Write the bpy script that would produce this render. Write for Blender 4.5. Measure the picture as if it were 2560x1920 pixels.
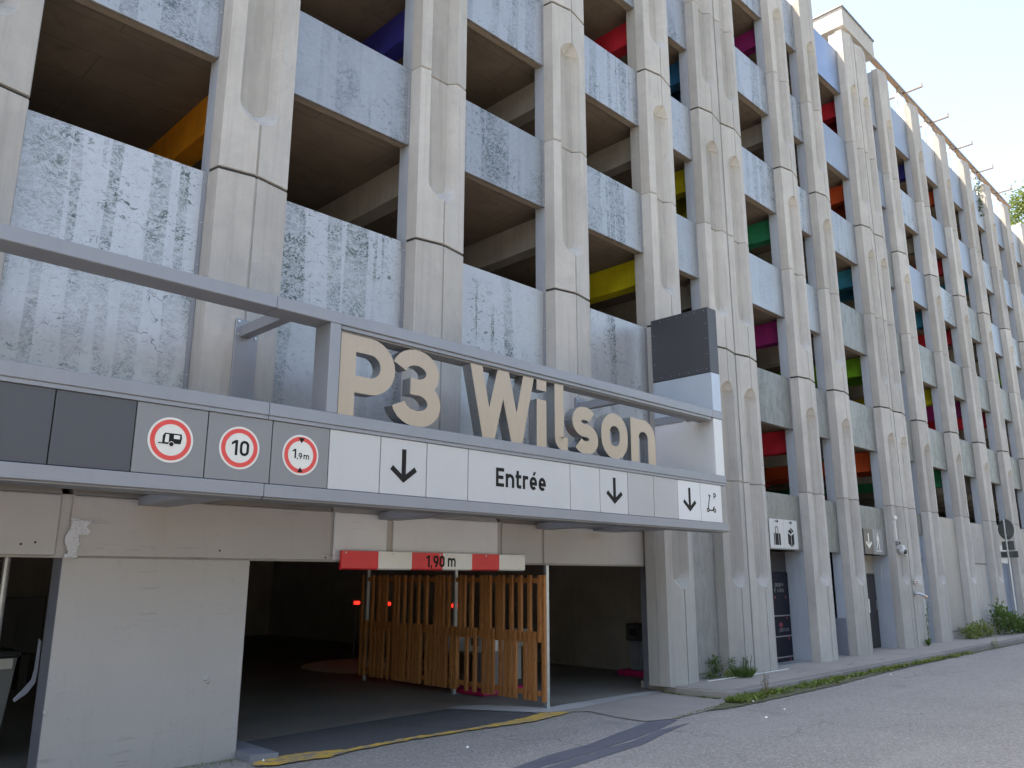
import bpy, bmesh, math, random
from mathutils import Vector, Matrix
from math import radians, sin, cos, pi, sqrt

for o in list(bpy.data.objects):
    bpy.data.objects.remove(o)
scene = bpy.context.scene
COL = scene.collection
RND = random.Random(7)

# ------------------------------------------------------------------ camera
# X runs along the facade, Y into the building, Z up; eye at 1.8 m
yaw, pitch, roll = radians(44.876), radians(13.276), radians(0.094)
f = Vector((sin(yaw)*cos(pitch), cos(yaw)*cos(pitch), sin(pitch)))
r = Vector((cos(yaw), -sin(yaw), 0)); u = r.cross(f)
r, u = cos(roll)*r + sin(roll)*u, -sin(roll)*r + cos(roll)*u
camd = bpy.data.cameras.new('camera'); cam = bpy.data.objects.new('camera', camd)
COL.objects.link(cam)
cam.matrix_world = Matrix(((r.x, u.x, -f.x, 0), (r.y, u.y, -f.y, 0), (r.z, u.z, -f.z, 1.8), (0, 0, 0, 1)))
camd.sensor_width = 36; camd.lens = 36*2032.4/2560
camd.clip_start = .05; camd.clip_end = 2000
scene.camera = cam

# ------------------------------------------------------------------ sky, sun, exposure
SUN = Vector((-.36, .36, .9)).normalized()          # towards the sun: behind the building, to the left
el = math.asin(SUN.z); az = math.atan2(SUN.x, SUN.y)
world = bpy.data.worlds.new('World'); scene.world = world; world.use_nodes = True
wn = world.node_tree
sky = wn.nodes.new('ShaderNodeTexSky'); sky.sky_type = 'NISHITA'; sky.sun_disc = False
sky.sun_elevation = el; sky.sun_rotation = az
sky.air_density = 1.0; sky.dust_density = 2.0; sky.ozone_density = 1.0
bg = wn.nodes['Background']; bg.inputs['Strength'].default_value = .15
wn.links.new(sky.outputs[0], bg.inputs[0])
sund = bpy.data.lights.new('sun', 'SUN'); sund.energy = 4.6; sund.angle = radians(.53); sund.color = (1, .95, .86)
sun = bpy.data.objects.new('sun', sund); COL.objects.link(sun)
sun.rotation_euler = SUN.to_track_quat('Z', 'Y').to_euler(); sun.location = (-10, 20, 40)
scene.view_settings.view_transform = 'Standard'; scene.view_settings.look = 'None'
scene.view_settings.exposure = 2.12; scene.view_settings.gamma = 1.0
scene.view_settings.use_white_balance = True; scene.view_settings.white_balance_temperature = 7700; scene.view_settings.white_balance_tint = 10
scene.render.engine = 'CYCLES'
scene.cycles.use_denoising = True; scene.cycles.use_adaptive_sampling = True; scene.cycles.adaptive_threshold = .02
scene.cycles.max_bounces = 6; scene.cycles.diffuse_bounces = 3; scene.cycles.glossy_bounces = 3; scene.cycles.transmission_bounces = 2

# ------------------------------------------------------------------ materials
class NT:
    def __init__(s, name):
        s.m = bpy.data.materials.new(name); s.m.use_nodes = True
        s.t = s.m.node_tree; s.b = s.t.nodes['Principled BSDF']
        s.geo = None
    def n(s, typ, **kw):
        nd = s.t.nodes.new('ShaderNode'+typ)
        for k, v in kw.items():
            if k in nd.inputs and not hasattr(nd, k): nd.inputs[k].default_value = v
            else: setattr(nd, k, v)
        return nd
    def link(s, a, b): s.t.links.new(a, b)
    def pos(s, scale=(1, 1, 1), rand=0):
        if s.geo is None: s.geo = s.n('NewGeometry')
        out = s.geo.outputs['Position']
        if rand:
            oi = s.n('ObjectInfo'); a = s.n('VectorMath', operation='MULTIPLY_ADD')
            s.link(oi.outputs['Random'], a.inputs[0]); a.inputs[1].default_value = (rand*37, rand*13, rand*51)
            s.link(out, a.inputs[2]); out = a.outputs[0]
        mp = s.n('VectorMath', operation='MULTIPLY'); s.link(out, mp.inputs[0]); mp.inputs[1].default_value = scale
        return mp.outputs[0]
    def noise(s, vec, scale=5., detail=4., rough=.55, dist=0.):
        nd = s.n('TexNoise'); nd.inputs['Scale'].default_value = scale; nd.inputs['Detail'].default_value = detail
        nd.inputs['Roughness'].default_value = rough; nd.inputs['Distortion'].default_value = dist
        s.link(vec, nd.inputs['Vector']); return nd.outputs['Fac']
    def voro(s, vec, scale, feature='F1', out='Distance'):
        nd = s.n('TexVoronoi'); nd.feature = feature; nd.inputs['Scale'].default_value = scale
        s.link(vec, nd.inputs['Vector']); return nd.outputs[out]
    def ramp(s, fac, a, b, lo=0., hi=1.):
        nd = s.n('MapRange'); nd.clamp = True
        nd.inputs[1].default_value = a; nd.inputs[2].default_value = b
        nd.inputs[3].default_value = lo; nd.inputs[4].default_value = hi
        s.link(fac, nd.inputs[0]); return nd.outputs[0]
    def math(s, op, a, b):
        nd = s.n('Math', operation=op)
        for i, v in enumerate((a, b)):
            if isinstance(v, (int, float)): nd.inputs[i].default_value = v
            else: s.link(v, nd.inputs[i])
        return nd.outputs[0]
    def mix(s, fac, a, b, mode='MIX'):
        nd = s.n('Mix'); nd.data_type = 'RGBA'; nd.blend_type = mode
        if isinstance(fac, (int, float)): nd.inputs[0].default_value = fac
        else: s.link(fac, nd.inputs[0])
        for i, v in ((6, a), (7, b)):
            if isinstance(v, tuple): nd.inputs[i].default_value = (*v[:3], 1)
            else: s.link(v, nd.inputs[i])
        return nd.outputs[2]
    def bump(s, h, strength=.3, dist=.01):
        nd = s.n('Bump'); nd.inputs['Strength'].default_value = strength; nd.inputs['Distance'].default_value = dist
        s.link(h, nd.inputs['Height']); s.link(nd.outputs[0], s.b.inputs['Normal'])
    def out(s, col, rough=.6, metal=0., spec=None):
        if isinstance(col, tuple): s.b.inputs['Base Color'].default_value = (*col[:3], 1)
        else: s.link(col, s.b.inputs['Base Color'])
        if isinstance(rough, (int, float)): s.b.inputs['Roughness'].default_value = rough
        else: s.link(rough, s.b.inputs['Roughness'])
        s.b.inputs['Metallic'].default_value = metal
        if spec is not None: s.b.inputs['Specular IOR Level'].default_value = spec
        return s.m

ALB = 1.0      # overall reflectance level of the painted, cast and printed surfaces
def sc(c, k): return tuple(min(1, v*k) for v in c)

def basic(name, col, rough=.55, metal=0., var=.12, scale=4., bump=.0, bscale=60., streak=.0, spec=None):
    col = sc(col, ALB); s = NT(name); p = s.pos()
    nz = s.noise(p, scale, 5, .6)
    c = s.mix(s.ramp(nz, .3, .7), sc(col, 1-var), sc(col, 1+var))
    if streak:
        st = s.noise(s.pos((9, 9, .35)), 1.2, 5, .65)
        c = s.mix(s.ramp(st, .48, .72, 0, streak), c, sc(col, .5))
    if bump: s.bump(s.noise(p, bscale, 4, .6), bump, .004)
    return s.out(c, s.ramp(nz, .25, .75, rough*.88, min(1, rough*1.12)), metal, spec)

def concrete(name, col, streak=.35, rand=1, speck=.35):
    col = sc(col, ALB); s = NT(name); p = s.pos(rand=rand)
    big = s.noise(p, .9, 4, .6); mid = s.noise(p, 6, 6, .62); fine = s.noise(p, 70, 4, .75)
    c = s.mix(s.ramp(big, .3, .7), sc(col, .86), sc(col, 1.1))
    c = s.mix(s.ramp(mid, .3, .75, 0, .5), c, sc((col[0]*.98, col[1]*1.0, col[2]*1.03), .82))
    st = s.noise(s.pos((7, 7, .28), rand), 1.3, 6, .7)
    c = s.mix(s.ramp(st, .50, .74, 0, streak), c, sc(col, .52))
    gr = s.noise(s.pos((1, 1, .5), rand), 2.2, 8, .76, .5)
    c = s.mix(s.ramp(gr, .53, .66, 0, streak*.8), c, sc((col[0]*.95, col[1]*.97, col[2]), .66))
    st2 = s.noise(s.pos((16, 16, .5), rand), 1.0, 4, .6)
    c = s.mix(s.ramp(st2, .56, .75, 0, streak*.3), c, sc(col, 1.2))
    if rand:
        oi = s.n('ObjectInfo'); c = s.mix(1., c, s.ramp(oi.outputs['Random'], 0, 1, .86, 1.06), 'MULTIPLY')
    c = s.mix(s.ramp(fine, .56, .7, 0, speck), c, sc(col, .62))
    pit = s.voro(p, 42); pm = s.ramp(pit, .05, .09, 1, 0)
    pg = s.ramp(s.noise(p, 11, 3, .6), .56, .62)
    pm = s.math('MULTIPLY', pm, pg)
    c = s.mix(s.math('MULTIPLY', pm, .55), c, sc(col, .38))
    h = s.math('ADD', s.math('MULTIPLY', fine, .5), s.math('MULTIPLY', mid, .9))
    h = s.math('SUBTRACT', h, pm)
    s.bump(h, .3, .006)
    return s.out(c, .82, 0, .25)

def zinc(name, light, dark, density, rand=1., metal=.45, rough=.42, cover=.5, blot=0.):
    """galvanised sheet with a printed wood: trunks as vertical bands, leaves and twigs"""
    light = sc(light, ALB); dark = sc(dark, ALB); s = NT(name); p = s.pos(rand=rand)
    spang = s.voro(p, 22, 'F1', 'Color')
    sp = s.n('SeparateColor'); s.link(spang, sp.inputs[0])
    cl = s.noise(p, 1.3, 6, .62)
    c = s.mix(s.ramp(sp.outputs[0], 0, 1), sc(light, .96), sc(light, 1.04))
    c = s.mix(s.ramp(cl, .35, .7, 0, .5), c, sc(light, .8))
    st = s.noise(s.pos((12, 12, .4), rand), 1.0, 5, .6)
    c = s.mix(s.ramp(st, .5, .75, 0, .3), c, sc(light, .78))
    wv = s.n('TexNoise'); wv.inputs['Scale'].default_value = 5.; wv.inputs['Detail'].default_value = 3
    s.link(p, wv.inputs['Vector'])
    wp = s.n('VectorMath', operation='MULTIPLY_ADD'); s.link(wv.outputs['Color'], wp.inputs[0]); wp.inputs[1].default_value = (.22, .22, .22); s.link(p, wp.inputs[2])
    w = wp.outputs[0]
    band = s.ramp(s.noise(s.pos((3.4, 3.4, .10), rand), 1.0, 1., .4), .53, .545)        # trunks
    band2 = s.ramp(s.noise(s.pos((8., 8., .3), rand), 1.0, .5, .4), .60, .615)
    area = s.ramp(s.noise(s.pos((1.1, 1.1, .55), rand), .9, 2, .5), .62-.26*cover, .72-.26*cover)
    bands = s.math('MAXIMUM', s.math('MULTIPLY', band, s.ramp(area, 0, 1, .35, 1)), s.math('MULTIPLY', band2, area))
    # leaf dabs: short strokes of two sizes, tilted
    sh = s.n('Mapping'); sh.inputs['Rotation'].default_value = (0, .55, 0); sh.inputs['Scale'].default_value = (1, 1, 2.1); s.link(w, sh.inputs['Vector'])
    d1 = s.noise(sh.outputs[0], 11, 4, .6, .3); d2 = s.noise(sh.outputs[0], 30, 4, .65, .2)
    edge = s.voro(w, 8., 'DISTANCE_TO_EDGE'); edge2 = s.voro(w, 3.2, 'DISTANCE_TO_EDGE')
    inb = s.math('MULTIPLY', s.ramp(d2, .44, .54), s.ramp(edge, .015, .04))              # dense leaves with pale branches in a trunk
    inb = s.math('MULTIPLY', inb, s.ramp(d1, .36, .50, .25, 1))
    loose = s.math('MULTIPLY', s.ramp(d1, .59, .64), s.ramp(d2, .42, .50))
    spray = s.math('MULTIPLY', s.ramp(d2, .62, .645), area)
    twig = s.math('MULTIPLY', s.ramp(edge2, .004, .010, 1, 0), s.ramp(s.noise(p, 2.3, 2, .5), .55, .57))
    tone = s.math('MULTIPLY', s.ramp(s.noise(p, 5, 3, .6), .34, .66, .3, 1), s.ramp(s.noise(p, 1.1, 3, .6), .36, .6, .35, 1))
    mk = s.math('MAXIMUM', s.math('MULTIPLY', bands, inb), s.math('MULTIPLY', loose, s.ramp(area, 0, 1, .25, 1)))
    mk = s.math('MAXIMUM', mk, s.math('MAXIMUM', spray, s.math('MULTIPLY', twig, .8)))
    mk = s.math('MULTIPLY', s.math('MULTIPLY', mk, tone), density)
    if blot:
        mk = s.math('MAXIMUM', mk, s.math('MULTIPLY', s.ramp(s.noise(s.pos((5, 5, 2), rand), 1.5, 7, .7), .45, .6), blot))
    soft = s.ramp(s.math('MULTIPLY', bands, s.ramp(d1, .3, .7)), 0, 1, 0, .28*density)     # faint grey ground inside the trunks
    c = s.mix(soft, c, sc(light, .55))
    c = s.mix(mk, c, dark)
    oi = s.n('ObjectInfo'); c = s.mix(1., c, s.ramp(oi.outputs['Random'], 0, 1, .82, 1.08), 'MULTIPLY')
    s.bump(s.noise(p, 30, 2, .5), .03, .004)
    return s.out(c, s.ramp(mk, 0, 1, rough, .62), metal)

def asphalt(name, col, light, k=1.):
    col = sc(col, ALB); light = sc(light, ALB); s = NT(name); p = s.pos()
    v = s.n('TexVoronoi'); v.inputs['Scale'].default_value = 62; s.link(p, v.inputs['Vector'])
    sp = s.n('SeparateColor'); s.link(v.outputs['Color'], sp.inputs[0])
    big = s.noise(p, .35, 5, .6); mid = s.noise(p, 3, 4, .6); fine = s.noise(p, 220, 3, .7)
    c = s.mix(s.ramp(big, .3, .7), sc(col, .88), sc(col, 1.12))
    c = s.mix(s.ramp(mid, .3, .7, 0, .35), c, sc(col, .8))
    c = s.mix(s.ramp(sp.outputs[0], .5, .95, 0, .6*k), c, light)
    c = s.mix(s.ramp(sp.outputs[1], .6, .95, 0, .6*k), c, sc(col, .4))
    c = s.mix(s.ramp(fine, .4, .7, 0, .3*k), c, sc(col, .6))
    oil = s.noise(p, 1.1, 5, .65, .5)
    c = s.mix(s.ramp(oil, .60, .72, 0, .35), c, sc(col, .62))
    ck = s.n('VectorMath', operation='MULTIPLY_ADD'); cn = s.n('TexNoise'); cn.inputs['Scale'].default_value = 2.2; cn.inputs['Detail'].default_value = 5
    s.link(p, cn.inputs['Vector']); s.link(cn.outputs['Color'], ck.inputs[0]); ck.inputs[1].default_value = (.9, .9, 0); s.link(p, ck.inputs[2])
    cr = s.ramp(s.voro(ck.outputs[0], .33, 'DISTANCE_TO_EDGE'), .0015, .005, .45, 0)
    cr = s.math('MULTIPLY', cr, s.ramp(s.noise(p, .5, 2, .5), .48, .56))
    c = s.mix(cr, c, sc(col, .3))
    # old repairs and tyre-polished bands
    tr = s.noise(s.pos((.12, 1.6, 1)), 1.0, 3, .5)
    c = s.mix(s.ramp(tr, .52, .66, 0, .25), c, sc(col, 1.3))
    h = s.math('ADD', s.math('MULTIPLY', v.outputs['Distance'], -1.), fine)
    s.bump(h, .5*k, .006)
    return s.out(c, .85, 0, .3)

def wood(name, col):
    s = NT(name); p = s.pos(rand=1)
    g = s.noise(s.pos((60, 60, 2.2), 1), 1.0, 5, .65, .8)
    oi = s.n('ObjectInfo')
    c = s.mix(s.ramp(g, .3, .72), sc(col, 1.12), sc(col, .6))
    c = s.mix(s.ramp(oi.outputs['Random'], 0, 1, 0, .45), c, sc((col[0], col[1]*.92, col[2]*.8), .6))
    kn = s.ramp(s.voro(s.pos((18, 18, 5), 1), 1.1), .1, .2, .75, 0)
    c = s.mix(kn, c, sc(col, .3))
    s.bump(g, .25, .003)
    return s.out(c, .62, 0, .3)

def leafmat(name, col):
    s = NT(name); p = s.pos()
    n1 = s.noise(p, 9, 3, .6)
    oi = s.noise(p, 60, 1, .5)
    c = s.mix(s.ramp(n1, .3, .7), sc(col, .55), sc(col, 1.35))
    c = s.mix(s.ramp(oi, .3, .7, 0, .5), c, (col[0]*1.7, col[1]*1.25, col[2]*.9))
    s.out(c, .5, 0, .35)
    s.b.inputs['Transmission Weight'].default_value = 0
    tr = s.n('BsdfTranslucent'); s.link(c, tr.inputs[0])
    mx = s.n('MixShader'); mx.inputs[0].default_value = .3
    outn = s.t.nodes['Material Output']
    s.link(s.b.outputs[0], mx.inputs[1]); s.link(tr.outputs[0], mx.inputs[2]); s.link(mx.outputs[0], outn.inputs[0])
    return s.m

MT = {}
MT['conc'] = concrete('precast concrete', (.372, .354, .334), .42, speck=.6)
MT['conc_f'] = concrete('browner flute concrete', (.32, .299, .276), .5, speck=.35)
MT['conc_back'] = concrete('cast concrete', (.36, .345, .32), .5)
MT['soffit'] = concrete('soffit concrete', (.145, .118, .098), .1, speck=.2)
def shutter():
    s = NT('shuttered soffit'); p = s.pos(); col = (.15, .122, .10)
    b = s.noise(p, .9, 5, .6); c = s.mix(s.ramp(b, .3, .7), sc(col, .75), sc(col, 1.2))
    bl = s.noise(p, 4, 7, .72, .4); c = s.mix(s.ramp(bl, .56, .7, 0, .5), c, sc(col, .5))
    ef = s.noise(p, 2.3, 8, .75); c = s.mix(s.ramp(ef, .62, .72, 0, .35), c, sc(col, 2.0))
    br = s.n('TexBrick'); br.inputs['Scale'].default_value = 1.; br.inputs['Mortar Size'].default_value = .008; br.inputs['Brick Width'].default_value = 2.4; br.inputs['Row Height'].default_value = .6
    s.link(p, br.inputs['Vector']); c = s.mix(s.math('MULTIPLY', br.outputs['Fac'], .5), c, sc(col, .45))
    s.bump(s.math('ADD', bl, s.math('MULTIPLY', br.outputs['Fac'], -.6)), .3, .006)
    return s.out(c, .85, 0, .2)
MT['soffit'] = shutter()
MT['soffit_edge'] = concrete('slab edge concrete', (.25, .205, .165), .5)
MT['intwall'] = basic('interior wall', (.27, .245, .22), .8, var=.2, scale=1.2, streak=.2)
MT['fin'] = basic('pale blue grey paint', (.32, .35, .40), .55, var=.06, scale=2, streak=.12)
MT['fin_low'] = basic('slate grey paint', (.16, .17, .20), .6, var=.1, scale=3)
MT['zinc_a'] = zinc('zinc panel dense print', (.29, .30, .318), (.06, .085, .095), 1.3, cover=.85)
MT['zinc_b'] = zinc('zinc panel sparse print', (.285, .30, .323), (.08, .11, .125), 1.15, cover=.15)
MT['zinc_c'] = zinc('darker blotched zinc panel', (.20, .204, .196), (.075, .088, .082), .85, rough=.5, cover=.7, blot=.45)  # darker, slightly greenish base with random dark blotches
MT['zinc_w'] = zinc('whitish zinc panel print', (.375, .378, .392), (.055, .085, .08), 1.4, cover=.75)
MT['zinc_d'] = zinc('beige zinc panel', (.32, .30, .275), (.20, .19, .175), .4, rough=.65, cover=.2, metal=.1, blot=.2)
MT['stone'] = zinc('stained grey wall panel', (.27, .265, .255), (.15, .155, .15), .6, rough=.75, cover=.3, metal=.0, blot=.5)
MT['zinc_e'] = zinc('blue zinc panel pale print', (.20, .23, .28), (.36, .40, .44), .8, cover=.75)
MT['zinc_p'] = basic('plain blue metal', (.20, .25, .34), .35, .7, var=.12, scale=2, streak=.15)
def wallpaint(name, col):
    s = NT(name); p = s.pos(); big = s.noise(p, .8, 5, .6)
    c = s.mix(s.ramp(big, .3, .7), sc(col, .93), sc(col, 1.05))
    st = s.noise(s.pos((6, 6, .5)), 1.2, 6, .7); c = s.mix(s.ramp(st, .55, .8, 0, .22), c, sc(col, .6))
    bl = s.noise(p, 3.2, 8, .75, .6); c = s.mix(s.ramp(bl, .60, .72, 0, .28), c, sc(col, .58))
    sf = s.noise(s.pos((1.1, 1.1, 16)), 1.6, 4, .6, .5); sg = s.ramp(s.noise(p, 1.7, 2, .5), .55, .63)
    c = s.mix(s.math('MULTIPLY', s.ramp(sf, .60, .66, 0, .35), sg), c, sc(col, .45))
    pk = s.ramp(s.voro(p, 13), .02, .05, 1, 0); pk = s.math('MULTIPLY', pk, s.ramp(s.noise(p, 4, 2, .5), .52, .56))
    c = s.mix(s.math('MULTIPLY', pk, .7), c, sc(col, .4))
    h = s.math('SUBTRACT', s.math('ADD', s.noise(p, 38, 5, .65), s.math('MULTIPLY', s.noise(p, 5, 4, .6), .8)), pk)
    s.bump(h, .3, .006)
    return s.out(c, s.ramp(bl, .3, .7, .4, .6), 0, .4)
MT['paint'] = wallpaint('taupe wall paint', (.33, .308, .296))
MT['paint_l'] = wallpaint('pale wall paint', (.50, .50, .515))
MT['paint_d'] = basic('dark grey reveal paint', (.12, .125, .15), .5, var=.18, scale=5, bump=.2, bscale=40)
MT['smet'] = basic('blue grey sign metal', (.205, .214, .24), .45, .2, var=.05, scale=1.0, streak=.08)
MT['sdark'] = basic('anthracite sign panel', (.052, .054, .063), .6, 0, var=.05, scale=2)
MT['smid'] = basic('mid grey sign panel', (.172, .174, .184), .5, .05, var=.03, scale=2)
MT['swhite'] = basic('white sign panel', (.39, .392, .40), .45, 0, var=.03, scale=1.2, streak=.05)
MT['sgrey'] = basic('light grey sign panel', (.31, .306, .316), .45, 0, var=.03, scale=1.2, streak=.05)
MT['swhite2'] = basic('bright white sign panel', (.50, .505, .52), .45, 0, var=.03, scale=1.2)
MT['sgap'] = basic('gap black', (.02, .02, .022), .8)
MT['boxdark'] = basic('anthracite cladding', (.034, .036, .044), .55, 0, var=.08, scale=1.5)
MT['boxblue'] = basic('pale blue cladding', (.32, .37, .44), .4, .15, var=.05, scale=1.5)
def brushed(name, col, rough, metal):
    s = NT(name); g = s.noise(s.pos((150, 150, .8)), 1, 3, .6)
    c = s.mix(s.ramp(g, .3, .7), sc(col, .9), sc(col, 1.08))
    return s.out(c, s.ramp(g, .3, .7, rough*.8, rough*1.2), metal)
MT['lfront'] = brushed('champagne metal letter face', (.36, .28, .215), .40, .5)
MT['lside'] = brushed('brushed steel letter side', (.42, .43, .44), .3, .9)
MT['black'] = basic('black print', (.014, .013, .012), .75, spec=.15)
MT['brown'] = basic('dark brown sign panel', (.075, .06, .05), .5, var=.06)
MT['red'] = basic('red paint', (.56, .022, .03), .4, var=.08, spec=.4)
MT['signred'] = basic('red sign print', (.58, .045, .04), .4, var=.04)
MT['white'] = basic('white paint', (.56, .55, .52), .4, var=.05)
MT['wood'] = wood('larch slats', (.45, .185, .063))
MT['galv'] = basic('galvanised steel', (.42, .44, .46), .4, .7, var=.15, scale=14)
MT['asphalt'] = asphalt('worn asphalt', (.25, .234, .216), (.53, .50, .465), .75)
MT['tar'] = asphalt('dark patch asphalt', (.105, .108, .128), (.17, .17, .19), .35)
MT['ramp_asph'] = asphalt('smooth dark asphalt', (.085, .085, .09), (.14, .14, .145), .35)
MT['gfloor'] = basic('garage floor', (.19, .178, .16), .55, var=.25, scale=.9, bump=.1)
MT['apron'] = concrete('apron concrete', (.285, .26, .235), .1)
MT['strip'] = concrete('threshold concrete', (.36, .355, .35), .1)
MT['walk'] = concrete('pavement concrete', (.29, .262, .235), .1)
MT['kerb'] = concrete('kerb stone', (.22, .203, .19), .2)
def yellowpaint():
    s = NT('worn yellow paint'); p = s.pos()
    w = s.math('ADD', s.noise(p, 7, 6, .7), s.math('MULTIPLY', s.noise(p, 70, 3, .7), .35))
    m = s.ramp(w, .62, .80)
    c = s.mix(m, (.56, .35, .055), (.20, .185, .17))
    s.bump(s.noise(p, 130, 3, .6), .35, .005)
    return s.out(c, .75)
MT['yellow'] = yellowpaint()
MT['bin'] = basic('grey plastic', (.19, .195, .20), .45, var=.08)
MT['binlid'] = basic('dark plastic lid', (.035, .036, .04), .4, var=.1)
MT['leaf'] = leafmat('weed leaves', (.075, .14, .035))
MT['leaf_y'] = leafmat('kerb weed leaves', (.14, .20, .05))
MT['leaf_d'] = leafmat('dark leaves', (.045, .085, .035))
MT['leaf_t'] = leafmat('tree leaves', (.10, .15, .04))
MT['stem'] = basic('dry stem', (.16, .12, .07), .8)
MT['bark'] = basic('bark', (.12, .10, .08), .9, bump=.5, bscale=20)
MT['moss'] = concrete('mossy dirt', (.11, .105, .06), .1)
MT['cream'] = basic('cream floor paint', (.80, .74, .58), .6, var=.1)
MT['pink'] = basic('magenta plastic', (.45, .012, .10), .45)
MT['cab'] = basic('white cabinet', (.55, .56, .56), .4)
MT['rustwood'] = wood('weathered boards', (.30, .22, .16))
MT['rust'] = basic('rusty steel', (.15, .115, .095), .7, .3, var=.2, scale=8)
MT['lock'] = basic('midnight blue locker', (.010, .010, .018), .6, var=.1, spec=.15)
MT['locktxt'] = basic('grey locker print', (.13, .13, .14), .5)
MT['lockred'] = basic('dull red print', (.16, .02, .035), .5)
MT['copper'] = basic('copper nozzle', (.60, .36, .24), .3, .9)
MT['lens'] = basic('smoked dome', (.03, .03, .028), .15)
MT['door'] = basic('dark door', (.035, .034, .036), .6, var=.12, spec=.2)
MT['doorb'] = basic('slate blue door', (.17, .20, .26), .5, var=.1)
MT['litter'] = basic('white paper', (.7, .7, .68), .7)
MT['signback'] = basic('weathered sign back', (.16, .17, .16), .5, .4, var=.15)
BEAM = dict(orange=(.62, .23, .012), navy=(.035, .035, .30), red=(.58, .022, .045), yellow=(.52, .46, .015), green=(.015, .26, .13),
            magenta=(.30, .018, .17), teal=(.02, .22, .36), vermilion=(.60, .085, .02), lime=(.14, .38, .015), blue=(.02, .16, .36), grey=(.30, .28, .255))
for k_, c_ in BEAM.items(): MT['beam_'+k_] = basic(k_+' beam paint', c_, .6, var=.16, scale=2.5, streak=.3, bump=.1)
def glow(name, col, st):
    s = NT(name); s.out((.3, .01, .01)); s.b.inputs['Emission Color'].default_value = (*col, 1); s.b.inputs['Emission Strength'].default_value = st
    return s.m
MT['redglow'] = glow('lit red lamp', (1, .02, .015), .9)

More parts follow.
